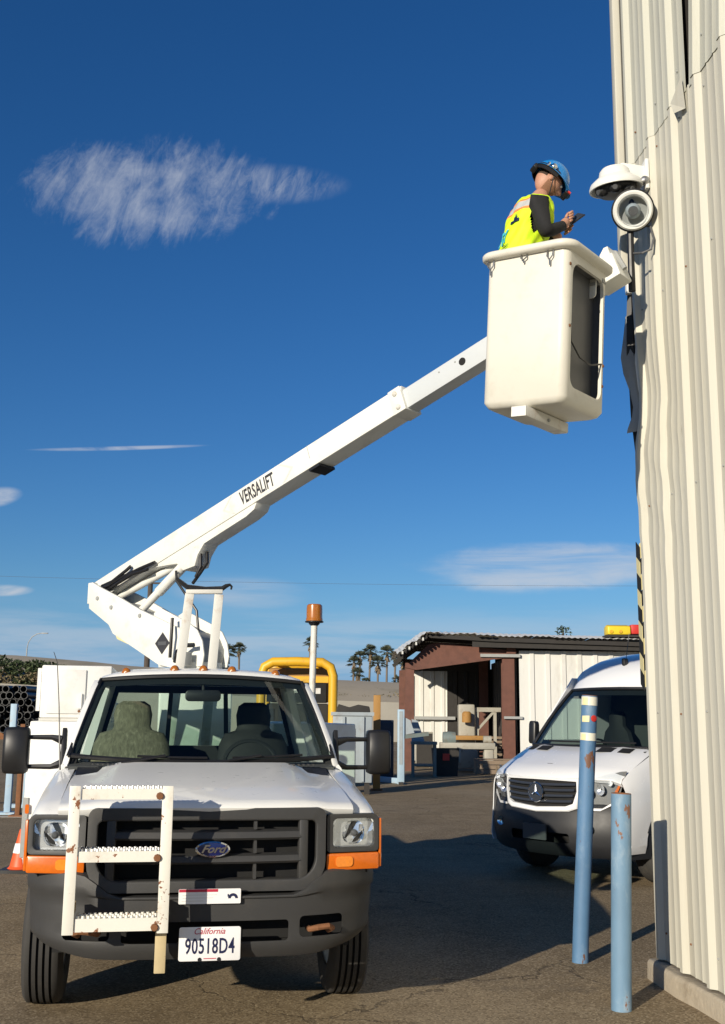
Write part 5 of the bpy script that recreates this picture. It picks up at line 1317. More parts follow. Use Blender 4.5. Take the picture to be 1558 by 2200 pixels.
b = MB(); b.box(-0.95, 0.95, 5.84, 5.88, 0.4, 2.3); b.build('rear_doors', 'van_white', van)
# front: headlights, grille, bumper
def vfront(poly, name, m, parent, off=0.0, thick=0.012, sx=1):
    """curved patch on the nose outlined by a quad strip: rows of (x, z)"""
    b = MB(); b.loft([[(sx * x, nose(x) + 0.03 + (1.1 - z) * -0.06 + off, z) for x, z in r] for r in poly], False)
    return b.build(name, m, parent, thick=thick)
for sx in (-1, 1):
    rows_ = [[(0.50 + 0.0 * i, 0), ] for i in range(0)]
    P_ = [[(0.535, 0.80), (0.62, 0.79), (0.72, 0.81), (0.80, 0.87), (0.84, 0.92)], [(0.53, 0.91), (0.63, 0.93), (0.74, 0.96), (0.82, 1.0), (0.865, 1.03)], [(0.54, 1.0), (0.64, 1.02), (0.75, 1.05), (0.84, 1.09), (0.885, 1.11)], [(0.57, 1.07), (0.66, 1.10), (0.76, 1.135), (0.85, 1.165), (0.90, 1.17)]]
    hl = vfront(P_, 'headlight', 'camera_grey', van, 0.05, 0.012, sx)
    b = MB()
    for cx_, cz_, r_ in ((0.60, 0.94, 0.055), (0.70, 0.98, 0.06), (0.79, 1.05, 0.035)):
        b.lathe([(r_, -0.02), (r_ * 0.7, 0.0), (0.01, 0.012)], (sx * cx_, nose(cx_) + 0.035, cz_), (0, 1, 0), 18)
    b.build('reflector', 'lamp_silver', hl)
    vfront(P_, 'lens', 'clear', hl, -0.012, 0.0, sx)
    vfront([[(0.80, 0.93), (0.835, 0.945)], [(0.845, 1.03), (0.87, 1.05)], [(0.865, 1.09), (0.885, 1.10)]], 'turn_signal', 'amber', hl, 0.02, 0.006, sx)
    # wing between headlight and hood side
    vfront([[(0.53, 0.765), (0.70, 0.765), (0.86, 0.86)], [(0.53, 0.785), (0.72, 0.79), (0.865, 0.90)]], 'lower_trim', 'van_white', van, 0.0, 0.01, sx)
def gloop(g, z0, z1, w0, w1, y):
    pts = [(-w1, z1), (-w1 * 0.5, z1 + 0.006), (0, z1 + 0.008), (w1 * 0.5, z1 + 0.006), (w1, z1), (w1 + 0.005, (z0 + z1) / 2 + 0.03), (w0 + 0.02, z0 + 0.04), (w0 - 0.06, z0 + 0.01), (0, z0 - 0.012), (-w0 + 0.06, z0 + 0.01), (-w0 - 0.02, z0 + 0.04), (-w1 - 0.005, (z0 + z1) / 2 + 0.03)]
    return [(x, nose(x) + y + (1.1 - z) * -0.06, z) for x, z in pts]
b = MB(); b.loft([gloop(0, 0.735, 1.075, 0.46, 0.515, 0.06), gloop(0, 0.735, 1.075, 0.46, 0.515, 0.018), gloop(0, 0.745, 1.07, 0.45, 0.505, 0.008), gloop(0, 0.785, 1.052, 0.425, 0.478, 0.012), gloop(0, 0.79, 1.05, 0.42, 0.475, 0.05)], True)
vg = b.build('grille', 'van_white', van, smooth=40)
b = MB(); b.loft([gloop(0, 0.79, 1.05, 0.42, 0.475, 0.04), gloop(0, 0.90, 0.95, 0.05, 0.05, 0.035)], True, False, True); b.build('grille_mesh', 'black', vg)
for k in range(4):
    z = 0.835 + 0.058 * k
    w = 0.43 + 0.013 * k
    b = MB(); rows = []
    for i in range(13):
        x = -w + 2 * w * i / 12
        rows.append([(x, nose(x) + 0.012 + (1.1 - z) * -0.06 + dy_, z + dz_ - 0.012 * (1 - (x / w) ** 2)) for dy_, dz_ in ((0.0, 0.0), (-0.004, 0.010), (0.006, 0.026), (0.02, 0.02), (0.02, 0.0))])
    b.loft(rows, True, True, True); b.build('slat', 'van_grille', vg)
b = MB(); c_ = Vector((0, 0.002, 0.925)); 
b.loft([[c_ + Vector(((0.098 + 0.009 * cos(q)) * cos(t), -0.012 + 0.009 * sin(q), (0.098 + 0.009 * cos(q)) * sin(t))) for q in [2 * pi * k / 6 for k in range(6)]] for t in [2 * pi * k / 32 for k in range(33)]], True)
for k in range(3):
    a = pi / 2 + k * 2 * pi / 3; t_ = Vector((cos(a), 0, sin(a))); n_ = Vector((-sin(a), 0, cos(a)))
    f_ = Vector((0, -0.012, 0))
    b.add([c_ + f_ + t_ * 0.095, c_ + f_ + n_ * 0.02 + t_ * 0.014, c_ + f_ * 2.2 + t_ * 0.0, c_ + f_ - n_ * 0.02 + t_ * 0.014], [(0, 1, 2), (0, 2, 3)])
b.build('star_badge', 'chrome', vg)
MB().lathe([(0.092, 0.0), (0.092, 0.01)], (0, -0.002, 0.925), (0, -1, 0), 28, c1=True).build('badge_disc', 'van_grille', vg)
rows = []
for z, o_, in_ in ((0.845, 0.045, 0), (0.80, 0.0, 0), (0.72, -0.02, 0), (0.66, -0.035, 0), (0.60, -0.05, 0), (0.50, -0.045, 0), (0.42, -0.03, 0), (0.33, 0.0, 0), (0.28, 0.06, 0)):
    rows.append([(x, nose(x) * (1 + 0.03) + 0.03 + o_ + (0.4 if x > 0.97 else 0), z) for x in (0, 0.2, 0.4, 0.55, 0.7, 0.82, 0.92, 0.975, 0.985)])
b = MB(); b.grid(rows, True); vb = b.build('bumper', 'van_plastic', None, thick=0.012, smooth=40)
c = MB(); c.prism(rrect(-0.40, 0.40, 0.42, 0.52, 0.03), 'y', -0.3, 0.2); cut(vb, c, 40); vb.parent = van
MB().box(-0.5, 0.5, 0.16, 0.18, 0.3, 0.8).build('bumper_backing', 'black', vb)
b = MB(); b.prism(rrect(-0.16, 0.16, 0.44, 0.60, 0.008), 'y', -0.045, -0.03); b.build('plate_holder', 'camera_grey', vb)
b = MB(); b.lathe([(0.05, 0), (0.03, 0.02), (0.0, 0.025)], (0.62, nose(0.62) - 0.035, 0.58), (0, 1, 0), 16); b.build('fog_lamp', 'chrome', vb)
b = MB(); b.lathe([(0.05, 0), (0.03, 0.02), (0.0, 0.025)], (-0.62, nose(0.62) - 0.035, 0.58), (0, 1, 0), 16); b.build('fog_lamp', 'chrome', vb)
MB().box(-0.88, 0.88, 0.50, 0.56, 0.35, 1.06).build('firewall', 'black', van)
MB().box(-0.9, 0.9, 0.5, 5.8, 0.36, 0.42).build('underbody', 'black', van)
for sx in (-1, 1):
    for yy in (1.02, 4.7):
        o = empty('wheel', (sx * 0.85, yy, 0.35)); o.parent = van
        MB().lathe([(0.21, -0.10), (0.30, -0.115), (0.335, -0.105), (0.35, -0.085), (0.35, -0.03), (0.342, -0.025), (0.35, -0.02), (0.35, 0.02), (0.342, 0.025), (0.35, 0.03), (0.35, 0.085), (0.335, 0.105), (0.30, 0.115), (0.21, 0.10)], (0, 0, 0), (1, 0, 0), 40).build('tyre', 'rubber', o, smooth=50)
        MB().lathe([(0.212, sx * 0.09), (0.20, sx * 0.06), (0.08, sx * 0.075), (0.0, sx * 0.085)], (0, 0, 0), (1, 0, 0), 28).build('rim', 'steel', o)
# cabin
MB().loft([[(x, y, z) for x in (-0.84, 0.84)] for y, z in ((0.80, 1.36), (1.15, 1.40), (1.35, 1.30), (1.35, 0.8))], False).build('dashboard', 'interior', van, thick=0.02)
for x in (-0.48, 0.45):
    s = empty('seat', (x, 2.0, 0)); s.parent = van
    rows = [[(0.24 * k * cos(2 * pi * q / 12), 0.1 + 0.08 * sin(2 * pi * q / 12), z) for q in range(12)] for z, k in ((0.9, 1), (1.4, 1), (1.55, 0.8), (1.62, 0.5), (1.75, 0.48), (1.8, 0.3))]
    MB().loft(rows, True, True, True).build('backrest', 'interior', s)
    MB().box(-0.25, 0.25, -0.4, 0.1, 0.82, 0.98).build('cushion', 'interior', s, bevel=0.03)
MB().box(-0.82, 0.82, 2.42, 2.46, 0.42, 2.3).build('bulkhead', 'interior_grey', van)
b = MB(); b.loft([[(-0.42 + (0.19 + 0.016 * cos(q)) * cos(t), 1.5 + (0.19 + 0.016 * cos(q)) * sin(t) * 0.6, 1.32 + (0.19 + 0.016 * cos(q)) * sin(t) * 0.75) for q in [2 * pi * k / 6 for k in range(6)]] for t in [2 * pi * k / 20 for k in range(21)]], True); b.build('steering_wheel', 'interior', van)

# ------------------------------------------------------------------ open shed at the back of the yard
SY = 36.0
shed = empty('storage_shed', (1.2, SY, 0))
tag(shed, 'open fronted shed with red steel frame and white corrugated sheet walls', 'shed')
ox = 1.2
def sp(mb, name, m, parent=shed, **k):
    mb.v = [(x - ox, y - SY, z) for x, y, z in mb.v]; return mb.build(name, m, parent, **k)
DEP = 7.5
for x0, x1, y0, z1 in ((1.46, 1.74, SY, 3.45), (4.62, 5.02, SY, 3.75), (4.62, 4.95, SY + DEP - 0.6, 3.9), (1.5, 1.76, SY + DEP - 0.6, 3.5)):
    xm = (x0 + x1) / 2
    b = MB().box(x0, x1, y0, y0 + 0.03, 0, z1).box(x0, x1, y0 + 0.27, y0 + 0.30, 0, z1).box(xm - 0.015, xm + 0.015, y0 + 0.031, y0 + 0.269, 0, z1); sp(b, 'column', 'red_steel')
b = MB(); b.prism([(1.42, 3.30), (1.80, 3.22), (4.6, 3.62), (5.1, 3.72), (5.1, 3.86), (3.9, 3.98), (2.55, 4.12), (2.2, 4.05)], 'y', SY - 0.05, SY + 0.02); sp(b, 'gable_beam', 'red_steel')
b = MB().box(3.9, 5.2, SY - 0.14, SY - 0.06, 3.66, 3.76); sp(b, 'lintel', 'galv')
b = MB().box(4.75, 5.05, SY - 0.16, SY - 0.09, 3.77, 4.08); sp(b, 'beam_stub', 'red_steel')
# roof: sheets laid over purlins, overhanging the front, each sheet its own ridge line
prof = [(1.16, 3.86), (2.12, 4.50), (4.2, 4.47), (12.5, 4.30)]
def roof_z(x):
    for (xa, za), (xb, zb) in zip(prof, prof[1:]):
        if x <= xb: return za + (zb - za) * (x - xa) / (xb - xa)
    return prof[-1][1]
rxs = [1.16, 1.40, 1.64, 1.88, 2.12, 2.5, 3.1, 3.7, 4.2, 5.2, 6.2, 7.2, 8.2, 9.2, 10.4, 12.4]
for i, (xa, xb) in enumerate(zip(rxs, rxs[1:])):
    rows = []; n = max(4, int((xb - xa) / 0.09))
    jit = random.uniform(-0.15, 0.20); tilt = random.uniform(-0.03, 0.05)
    for y, dz_ in ((SY - 0.75 - jit, -0.16 + tilt), (SY + 0.6, 0.0), (SY + 3.4, 0.16), (SY + DEP + 0.3, 0.0)):
        rows.append([(xa + (xb - xa + 0.05) * k / n, y, roof_z(xa + (xb - xa + 0.05) * k / n) + dz_ + 0.035 * (k % 2) + 0.012 * (i % 2)) for k in range(n + 1)])
    sp(MB().loft(rows, False), 'roof_sheet', 'shed_roof', thick=0.004)
for k in range(9):
    x = 1.22 + 0.11 * k; z = roof_z(x)
    sp(MB().beam((x, SY - 0.80, z - 0.24), (x, SY + 0.3, z - 0.10), 0.05, 0.09), 'rafter_end', 'shed_white' if k % 2 else 'shed_dark')
for k, y in enumerate((SY - 0.55, SY + 1.2, SY + 3.2, SY + 5.2, SY + 7.0)):
    b = MB(); pts = [(1.25, 3.66), (2.15, 4.30), (4.2, 4.20), (12.3, 4.02)]
    for (xa, za), (xb, zb) in zip(pts, pts[1:]): b.beam((xa, y, za), (xb, y, zb), 0.09, 0.13)
    sp(b, 'purlin', 'shed_dark')
b = MB().prism([(3.6, 3.96), (12.4, 3.84), (12.4, 4.08), (3.6, 4.22)], 'y', SY - 0.50, SY - 0.47); sp(b, 'fascia', 'shed_dark')
# corrugated walls in sheets
def corr(x0, x1, y, z0, z1, name, m, pitch=0.52, d=0.05, axis='x'):
    out = []; x = x0
    while x < x1 - 1e-3:
        e = min(x + pitch, x1)
        pr = [(x, 0), (x + pitch * 0.62, 0), (x + pitch * 0.68, -d), (x + pitch * 0.92, -d), (x + pitch * 0.985, 0)]
        pr = [(min(a, x1), c) for a, c in pr] + [(e, 0)]
        b = MB()
        if axis == 'x': b.loft([[(a, y + c, z) for a, c in pr] for z in (z0, z1)], False)
        else: b.loft([[(y - c, a, z) for a, c in pr] for z in (z0, z1)], False)
        sp(b, name, m, thick=0.004); x = e
corr(5.17, 9.9, SY - 0.02, 0.05, 3.88, 'wall_sheet', 'shed_white')
corr(9.9, 12.3, SY - 0.02, 0.05, 3.88, 'wall_sheet', 'shed_white', 0.8)
corr(1.65, 3.4, SY + DEP, 0.05, 3.6, 'back_sheet', 'shed_white', 0.42)
corr(3.4, 5.2, SY + DEP, 0.05, 3.6, 'back_sheet', 'shed_dark', 0.42)  # same white wall further right, its shade put into the dark colour
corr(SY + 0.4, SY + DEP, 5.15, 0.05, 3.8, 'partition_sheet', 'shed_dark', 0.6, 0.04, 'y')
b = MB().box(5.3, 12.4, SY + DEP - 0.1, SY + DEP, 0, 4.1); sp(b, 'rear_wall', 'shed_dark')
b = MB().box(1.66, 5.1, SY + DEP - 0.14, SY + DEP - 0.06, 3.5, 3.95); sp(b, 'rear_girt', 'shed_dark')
b = MB().box(2.1, 3.7, SY + DEP - 0.25, SY + DEP - 0.1, 1.62, 1.74); sp(b, 'girt', 'galv')
b = MB().box(4.65, 5.25, SY - 0.12, SY - 0.04, 1.68, 1.76); sp(b, 'shelf_bracket', 'galv')


# ------------------------------------------------------------------ things standing in and round the shed
def thing(name, label, cat, loc, rz=0.0, group=None):
    return tag(empty(name, loc, rz), label, cat, group)


o = thing('milling_machine', 'rusty off white machine tool with tall column inside the open shed', 'machine', (3.55, SY + 1.2, 0))
MB().box(-0.35, 0.35, -0.3, 0.5, 0.02, 0.75).build('base', 'old_white', o, bevel=0.04)
MB().box(-0.25, 0.3, 0.1, 0.55, 0.75, 2.15).build('column', 'old_white', o, bevel=0.05)
MB().box(-0.65, 0.65, -0.35, 0.25, 0.98, 1.12).build('table', 'rust_yellow', o, bevel=0.01)
MB().lathe([(0.16, 0), (0.16, 0.3), (0.1, 0.36)], (0.0, -0.15, 1.55), (0, 0, 1), 18, c0=True, c1=True).build('head', 'rust_yellow', o)
MB().lathe([(0.14, -0.03), (0.16, 0.0), (0.14, 0.03)], (-0.75, -0.05, 1.05), (1, 0, 0), 20).build('hand_wheel', 'steel', o)
o = thing('engine_lathe', 'pale grey lathe with long bed and covers inside the shed', 'machine', (3.1, SY - 0.3, 0))
MB().box(-0.55, 1.2, -0.25, 0.25, 0.72, 0.92).build('bed', 'old_white', o, bevel=0.02)
MB().box(-0.5, 0.1, -0.3, 0.3, 0.30, 0.72).build('plinth', 'old_white', o, bevel=0.04)
MB().box(0.85, 1.15, -0.2, 0.2, 0.12, 0.72).build('plinth', 'old_white', o, bevel=0.04)
MB().lathe([(0.2, -0.2), (0.22, 0.0), (0.2, 0.2)], (-0.25, 0, 1.05), (1, 0, 0), 20, c0=True, c1=True).build('headstock', 'old_green', o)
MB().lathe([(0.12, -0.1), (0.12, 0.15)], (0.95, 0, 1.02), (1, 0, 0), 16, c0=True, c1=True).build('tailstock', 'old_white', o)
MB().box(-0.5, 1.15, -0.24, 0.24, 0.05, 0.118).build('skid', 'wood', o)
o = thing('welded_gantry', 'cream welded steel frame standing behind the lathe in the shed', 'frame', (4.25, SY + 1.5, 0))
for x in (-0.35, 0.25): MB().box(x, x + 0.1, 0, 0.1, 0, 1.9).build('upright', 'old_white', o)
MB().box(-0.35, 0.5, -0.02, 0.12, 1.905, 2.05).build('top_bar', 'old_white', o)
MB().beam((-0.3, 0.05, 1.3), (0.3, 0.05, 1.95), 0.08, 0.08).build('brace', 'old_white', o)
MB().box(-0.3, 0.3, 0.02, 0.5, 0.5, 0.56).build('shelf', 'wood', o)
o = thing('wooden_crate', 'low brown plank crate on the ground at the shed post', 'crate', (4.1, SY - 1.4, 0))
for k in range(3): MB().box(-0.55, 0.75, -0.3, -0.26, 0.02 + k * 0.14, 0.14 + k * 0.14).build('plank', 'wood', o)
for k in range(5): MB().box(-0.55, 0.75, -0.25 + k * 0.12, -0.15 + k * 0.12, 0.43, 0.46).build('plank', 'wood', o)
for x in (-0.55, 0.71): MB().box(x, x + 0.04, -0.255, 0.34, 0.02, 0.425).build('end_board', 'wood', o)
o = thing('green_bench', 'old green steel workbench beside the shed doorway', 'bench', (2.1, SY - 3.2, 0))
MB().box(-0.60, 0.15, -0.3, 0.35, 0.92, 1.0).build('top', 'old_green', o)
for x, y in ((-0.58, -0.25), (0.06, -0.25), (-0.58, 0.27), (0.06, 0.27)): MB().box(x, x + 0.07, y, y + 0.07, 0, 0.92).build('leg', 'old_green', o)
MB().box(-0.5, 0.05, -0.24, 0.3, 0.30, 0.36).build('shelf', 'old_green', o)
MB().prism([(-0.58, 1.005), (-0.2, 1.005), (-0.4, 1.6), (-0.58, 1.65)], 'y', 0.05, 0.15).build('gusset', 'bin_grey', o)
o = thing('scrap_bin', 'black open scrap bin under the green bench', 'bin', (2.55, SY - 2.6, 0))
MB().loft([[(x * k, y * k, z) for x, y in ((-0.4, -0.3), (0.4, -0.3), (0.4, 0.3), (-0.4, 0.3))] for z, k in ((0, 0.85), (0.8, 1.0), (0.8, 0.94), (0.1, 0.8))], True, True, True).build('tub', 'shed_dark', o)
MB().box(-0.1, 0.1, -0.31, -0.298, 0.45, 0.65).build('tag', 'red', o)
for i, (x, y, z, s, m) in enumerate(((4.55, SY + 2.2, 0, 0.8, 'wood'), (2.25, SY + 3.0, 0, 0.7, 'old_white'))):
    o = thing('metal_cabinet' if i else 'timber_pallet_stack', ('grey cabinet with open front against the shed back wall', 'stack of brown timber pallets inside the shed')[1 - i], ('cabinet', 'pallets')[1 - i], (x, y, 0))
    if i:
        MB().box(-0.3, 0.3, 0, 0.4, 0.02, 1.2).build('case', m, o, bevel=0.01); MB().box(-0.28, 0.28, -0.01, -0.002, 0.05, 1.15).build('front', 'shed_dark', o)
    else:
        for k in range(8): MB().box(-0.5, 0.5, 0, 0.8, 0.02 + k * 0.14, 0.10 + k * 0.14).build('pallet', m, o)

# yellow and red case lying on the shed roof edge
o = thing('roof_equipment', 'yellow and red equipment case on the shed roof edge', 'case', (8.0, SY - 0.5, 4.38))
MB().loft([[(x, y, z) for y, z in ((0, 0.02), (0.0, 0.30), (0.3, 0.36), (0.6, 0.30), (0.6, 0.02))] for x in (0, 0.08, 0.75)], True, True, True).build('yellow_body', 'bright_yellow', o, bevel=0.05)
for x in (0.78, 1.18): MB().box(x, x + 0.34, 0.05, 0.55, 0.05, 0.36).build('red_block', 'red', o, bevel=0.03)
MB().box(1.125, 1.175, 0.05, 0.55, 0.05, 0.35).build('spacer', 'black_plastic', o)
MB().box(-0.05, 1.9, -0.05, 0.62, -0.05, 0.015).build('tray', 'shed_dark', o)
for x in (0.12, 0.42): MB().lathe([(0.06, 0), (0.05, 0.03)], (x, -0.002, 0.12), (0, -1, 0), 12, c1=True).build('lamp', 'yellow', o)

# steel stand with pale blue post and foot
o = thing('steel_stand', 'pale blue and rusty steel stand with long foot on the asphalt', 'stand', (1.06, 29.0, 0))
MB().box(-0.09, 0.09, -0.09, 0.09, 0.0, 1.90).build('post', 'pale_blue', o, bevel=0.01)
MB().box(-0.045, 0.045, -0.1, -0.092, 0.5, 1.85).build('post_face', 'bin_grey', o)
MB().beam((-0.02, 0, 0.08), (-0.62, 0.9, 0.08), 0.14, 0.14).build('foot', 'pale_blue', o, bevel=0.01)
MB().box(-0.06, 0.06, -0.35, -0.1, 0.0, 0.06).build('toe', 'shed_dark', o)
MB().beam((0.09, 0, 1.2), (0.72, 0.1, 1.28), 0.1, 0.1).build('arm', 'old_green', o)
MB().prism([(0.09, 1.25), (0.35, 1.30), (0.25, 1.62), (0.09, 1.7)], 'y', -0.03, 0.03).build('gusset', 'bin_grey', o)
o = thing('rusty_post', 'rust yellow square post standing behind the grey steel bin', 'post', (0.395, 26.4, 0))
MB().box(-0.085, 0.085, -0.085, 0.085, 0, 2.21).build('shaft', 'rust_yellow', o, bevel=0.01)
MB().box(-0.14, 0.14, -0.14, 0.14, 0, 0.04).build('base_plate', 'rust_edge', o)
# grey steel bin with dark blue drum cabinet beside it
o = thing('steel_bin', 'grey blue riveted steel bin with dark rim and rust streaks', 'bin', (0.05, 25.0, 0))
MB().box(-0.67, 0.22, 0, 0.5, 0.25, 1.72).build('tub', 'bin_grey', o, bevel=0.02)
MB().box(-0.71, 0.26, -0.04, 0.54, 1.722, 1.80).build('rim', 'bin_grey', o)
for x in (-0.45, -0.02): MB().box(x, x + 0.06, -0.05, -0.001, 0.28, 1.70).build('rib', 'bin_grey', o)
for x in (-0.55, 0.05): MB().box(x, x + 0.12, 0.05, 0.45, 0.0, 0.248).build('skid', 'shed_dark', o)
MB().prism([(-0.6, 1.802), (0.18, 1.802), (0.15, 1.93), (-0.1, 1.97), (-0.3, 1.91), (-0.55, 1.98)], 'y', 0.05, 0.45).build('load', 'shed_dark', o, bevel=0.02)
MB().box(-0.25, -0.18, -0.012, -0.001, 0.9, 1.45).build('rust_streak', 'rust_edge', o)
o = thing('dark_cabinet', 'dark blue steel cabinet between the grey bin and the steel stand', 'cabinet', (0.69, 30.2, 0))
MB().box(-0.18, 0.22, 0, 0.5, 0.05, 1.62).build('case', 'dark_blue', o, bevel=0.02)
MB().box(-0.12, 0.16, -0.012, -0.001, 0.15, 1.55).build('door', 'dark_blue', o)
MB().box(0.09, 0.12, -0.04, -0.0125, 0.85, 1.0).build('handle', 'steel', o)

# yellow machine behind the truck
o = thing('yellow_machine', 'yellow rounded machine guard with black louvred panel behind the truck', 'machine', (-0.92 * 1.6875, 27.0, -1.169))
o.scale = (1.6875, 1.6875, 1.6875)
hw = 0.52
path = [(-hw, 1.05), (-hw, 2.28), (-hw + 0.04, 2.40), (-hw + 0.16, 2.47), (0, 2.48), (hw - 0.16, 2.47), (hw - 0.04, 2.40), (hw, 2.28), (hw, 1.05)]
MB().tube([(x, 0, z) for x, z in path], 0.068, 12).build('guard_tube', 'yellow', o)
MB().tube([(x * 0.98, 0.9, z - 0.02) for x, z in path], 0.055, 12).build('guard_tube', 'yellow', o)
for x in (-0.3, 0.3): MB().beam((x, 0, 2.47), (x, 0.9, 2.46), 0.10, 0.04).build('roof_bar', 'yellow', o)
MB().box(-0.45, 0.45, 0.02, 0.06, 2.18, 2.27).build('header', 'yellow', o)
MB().box(-0.45, 0.45, 0.30, 0.85, 1.9, 2.40).build('tank', 'rust_yellow', o, bevel=0.05)
MB().box(-0.44, 0.42, -0.012, 0.05, 1.90, 2.17).build('label_panel', 'black', o)
for k in range(7): MB().box(-0.36 + k * 0.105, -0.29 + k * 0.105, -0.018, -0.0125, 2.02 + 0.01 * (k % 2), 2.10).build('panel_mark', 'rack_white', o)
MB().box(-0.45, 0.455, 0.06, 0.8, 1.06, 1.88).build('body', 'shed_dark', o, bevel=0.03)
MB().box(0.33, 0.47, -0.02, 0.05, 1.06, 1.45).build('side_cover', 'rust_yellow', o, bevel=0.02)
MB().box(-0.5, 0.5, 0.0, 0.9, 0.86, 1.05).build('chassis', 'yellow', o, bevel=0.03)
for x in (-0.55, 0.45):
    for y in (0.15, 0.75): MB().lathe([(0.06, -0.06), (0.18, -0.07), (0.2, -0.05), (0.2, 0.05), (0.18, 0.07), (0.06, 0.06)], (x + 0.05, y, 0.893), (1, 0, 0), 24, c0=True, c1=True).build('tyre', 'rubber', o)
for k in range(6): MB().box(-0.40 + k * 0.13, -0.33 + k * 0.13, 0.05, 0.058, 1.1, 1.8).build('louvre', 'black_plastic', o)

# ------------------------------------------------------------------ pipe rack on the left
pr = empty('pipe', (0, 0, 0))
PR = 0.066
mbp = MB(); mbp.lathe([(PR, 0), (PR, 6.0), (PR - 0.010, 6.0), (PR - 0.010, 0), (PR, 0)], (0, 0, 0), (0, 1, 0), 16)
proto = mbp.build('black_pipe', 'pipe'); bpy.data.objects.remove(pr)
n = 0
for r in range(7):
    for c_ in range(7):
        x = -5.86 - 0.135 * c_ - (0.0675 if r % 2 else 0) + random.uniform(-0.006, 0.006); z = 1.42 + r * 0.118 + random.uniform(-0.004, 0.004)
        if r == 6 and c_ < 2: continue
        if r == 5 and c_ < 1: continue
        q = proto if n == 0 else proto.copy()
        if n: col.objects.link(q)
        q.location = (x, 20.0 + random.uniform(-0.06, 0.10), z); q.rotation_euler = (0, 0, radians(-1.5 + random.uniform(-0.3, 0.3)))
        tag(q, 'black steel pipe stacked with its open end showing on the yard rack', 'pipe', 'black pipes stacked on the yard rack')
        n += 1
o = thing('pipe_rack', 'pale blue and rusty steel rack carrying the black pipes', 'rack', (-6.3, 20.3, 0))
for k, y in enumerate((0.4, 4.6)):
    MB().box(-1.3, 0.62, y - 0.06, y + 0.06, 1.22, 1.345).build('cross_beam', 'rust_edge', o)
    for x in (-1.25, 0.12): MB().box(x, x + 0.12, y - 0.062, y + 0.058, 0.0, 1.215).build('leg', 'pale_blue' if x > 0 else 'rust_edge', o)
    MB().box(0.53, 0.62, y - 0.05, y + 0.05, 1.35, 2.15).build('stake', 'rust_edge', o)
    MB().box(-0.2, 0.45, y - 0.10, y + 0.10, 0.0, 0.06).build('foot', 'pale_blue', o)
o = thing('blue_stake', 'short pale blue steel upright in front of the stacked pipe ends', 'post', (-6.02, 19.3, 0))
MB().box(-0.055, 0.055, -0.04, 0.04, 0.0, 1.86).build('shaft', 'pale_blue', o, bevel=0.008)
MB().box(-0.22, 0.16, -0.14, 0.14, 0.0, 0.04).build('base_plate', 'pale_blue', o)
o = thing('rusty_stake', 'rust brown upright standing beside the pale blue stake', 'post', (-5.72, 18.9, 0))
MB().box(-0.04, 0.04, -0.04, 0.04, 0.0, 1.52).build('shaft', 'rust_edge', o, bevel=0.006)
MB().box(-0.12, 0.12, -0.12, 0.12, 0.0, 0.03).build('base_plate', 'rust_edge', o)
# traffic cone beside the service body
o = thing('traffic_cone', 'orange traffic cone with black base behind the service body', 'cone', (-3.70, 12.45, 0))
MB().prism(rrect(-0.19, 0.19, -0.19, 0.19, 0.04), 'z', 0.0, 0.035).build('base', 'black_plastic', o)
MB().lathe([(0.14, 0.036), (0.115, 0.06), (0.035, 0.43), (0.028, 0.45)], (0, 0, 0), (0, 0, 1), 24, c1=True).build('cone_body', 'orange', o)
MB().lathe([(0.090, 0.20), (0.069, 0.30)], (0, 0, 0), (0, 0, 1), 24).build('white_band', 'plate_white', o)

# ------------------------------------------------------------------ far background
# embankment with a concrete face, higher to the left
emb = MB(); rows = []
ex = [-160, -90, -60, -40, -27, -21, -18, -10, -2, 4, 21, 60, 140]
et = [7.4, 7.0, 6.7, 6.5, 6.15, 5.7, 5.42, 4.98, 4.50, 4.30, 4.07, 3.85, 3.75]
for f, y in ((0.0, 78.0), (0.62, 78.8), (0.80, 81.5), (1.0, 86.0), (1.0, 130.0), (0.8, 400.0)):
    rows.append([(x, y + random.uniform(-0.4, 0.4) * (f > 0.7), -0.05 + (t + 0.05) * f + random.uniform(-0.12, 0.12) * (0.7 < f < 1)) for x, t in zip(ex, et)])
emb.loft(rows[1:], False)
tag(emb.build('embankment', 'dirt', smooth=60), kind='structure')
w = MB(); w.loft([[(x, y, -0.1 + (t * 0.62 + 0.12) * f) for x, t in zip(ex, et)] for f, y in ((0, 77.6), (1, 78.0), (1, 78.9))], False)
wall = tag(w.build('retaining_wall', 'far_wall'), 'long pale concrete retaining wall below the dirt embankment', 'wall')
# brush on top of the bank and the thicker hedge on the left
def leaves(b, c, r, n, s, mi=0):
    for _ in range(n):
        while True:
            d = Vector((random.uniform(-1, 1), random.uniform(-1, 1), random.uniform(-1, 1)))
            if 0.25 < d.length < 1: break
        p = Vector(c) + Vector((d.x * r[0], d.y * r[1], d.z * r[2]))
        a = Vector((random.gauss(0, 1), random.gauss(0, 1), random.gauss(0, 1))).normalized() * s * random.uniform(0.6, 1.3); e = a.orthogonal().normalized() * s * random.uniform(0.3, 0.6)
        b.add([p - a, p + e, p + a, p - e], [(0, 1, 2, 3)], mi)
b = MB()
for k in range(40):
    x = random.uniform(-3, 8); f = random.uniform(0, 1)
    leaves(b, (x, 80.5 + f * 4.0, 3.15 + 0.75 * f), (0.7, 0.4, 0.10), 14, 0.10)
tag(b.build('dry_brush', 'dry_bush', smooth=0), kind='stuff')
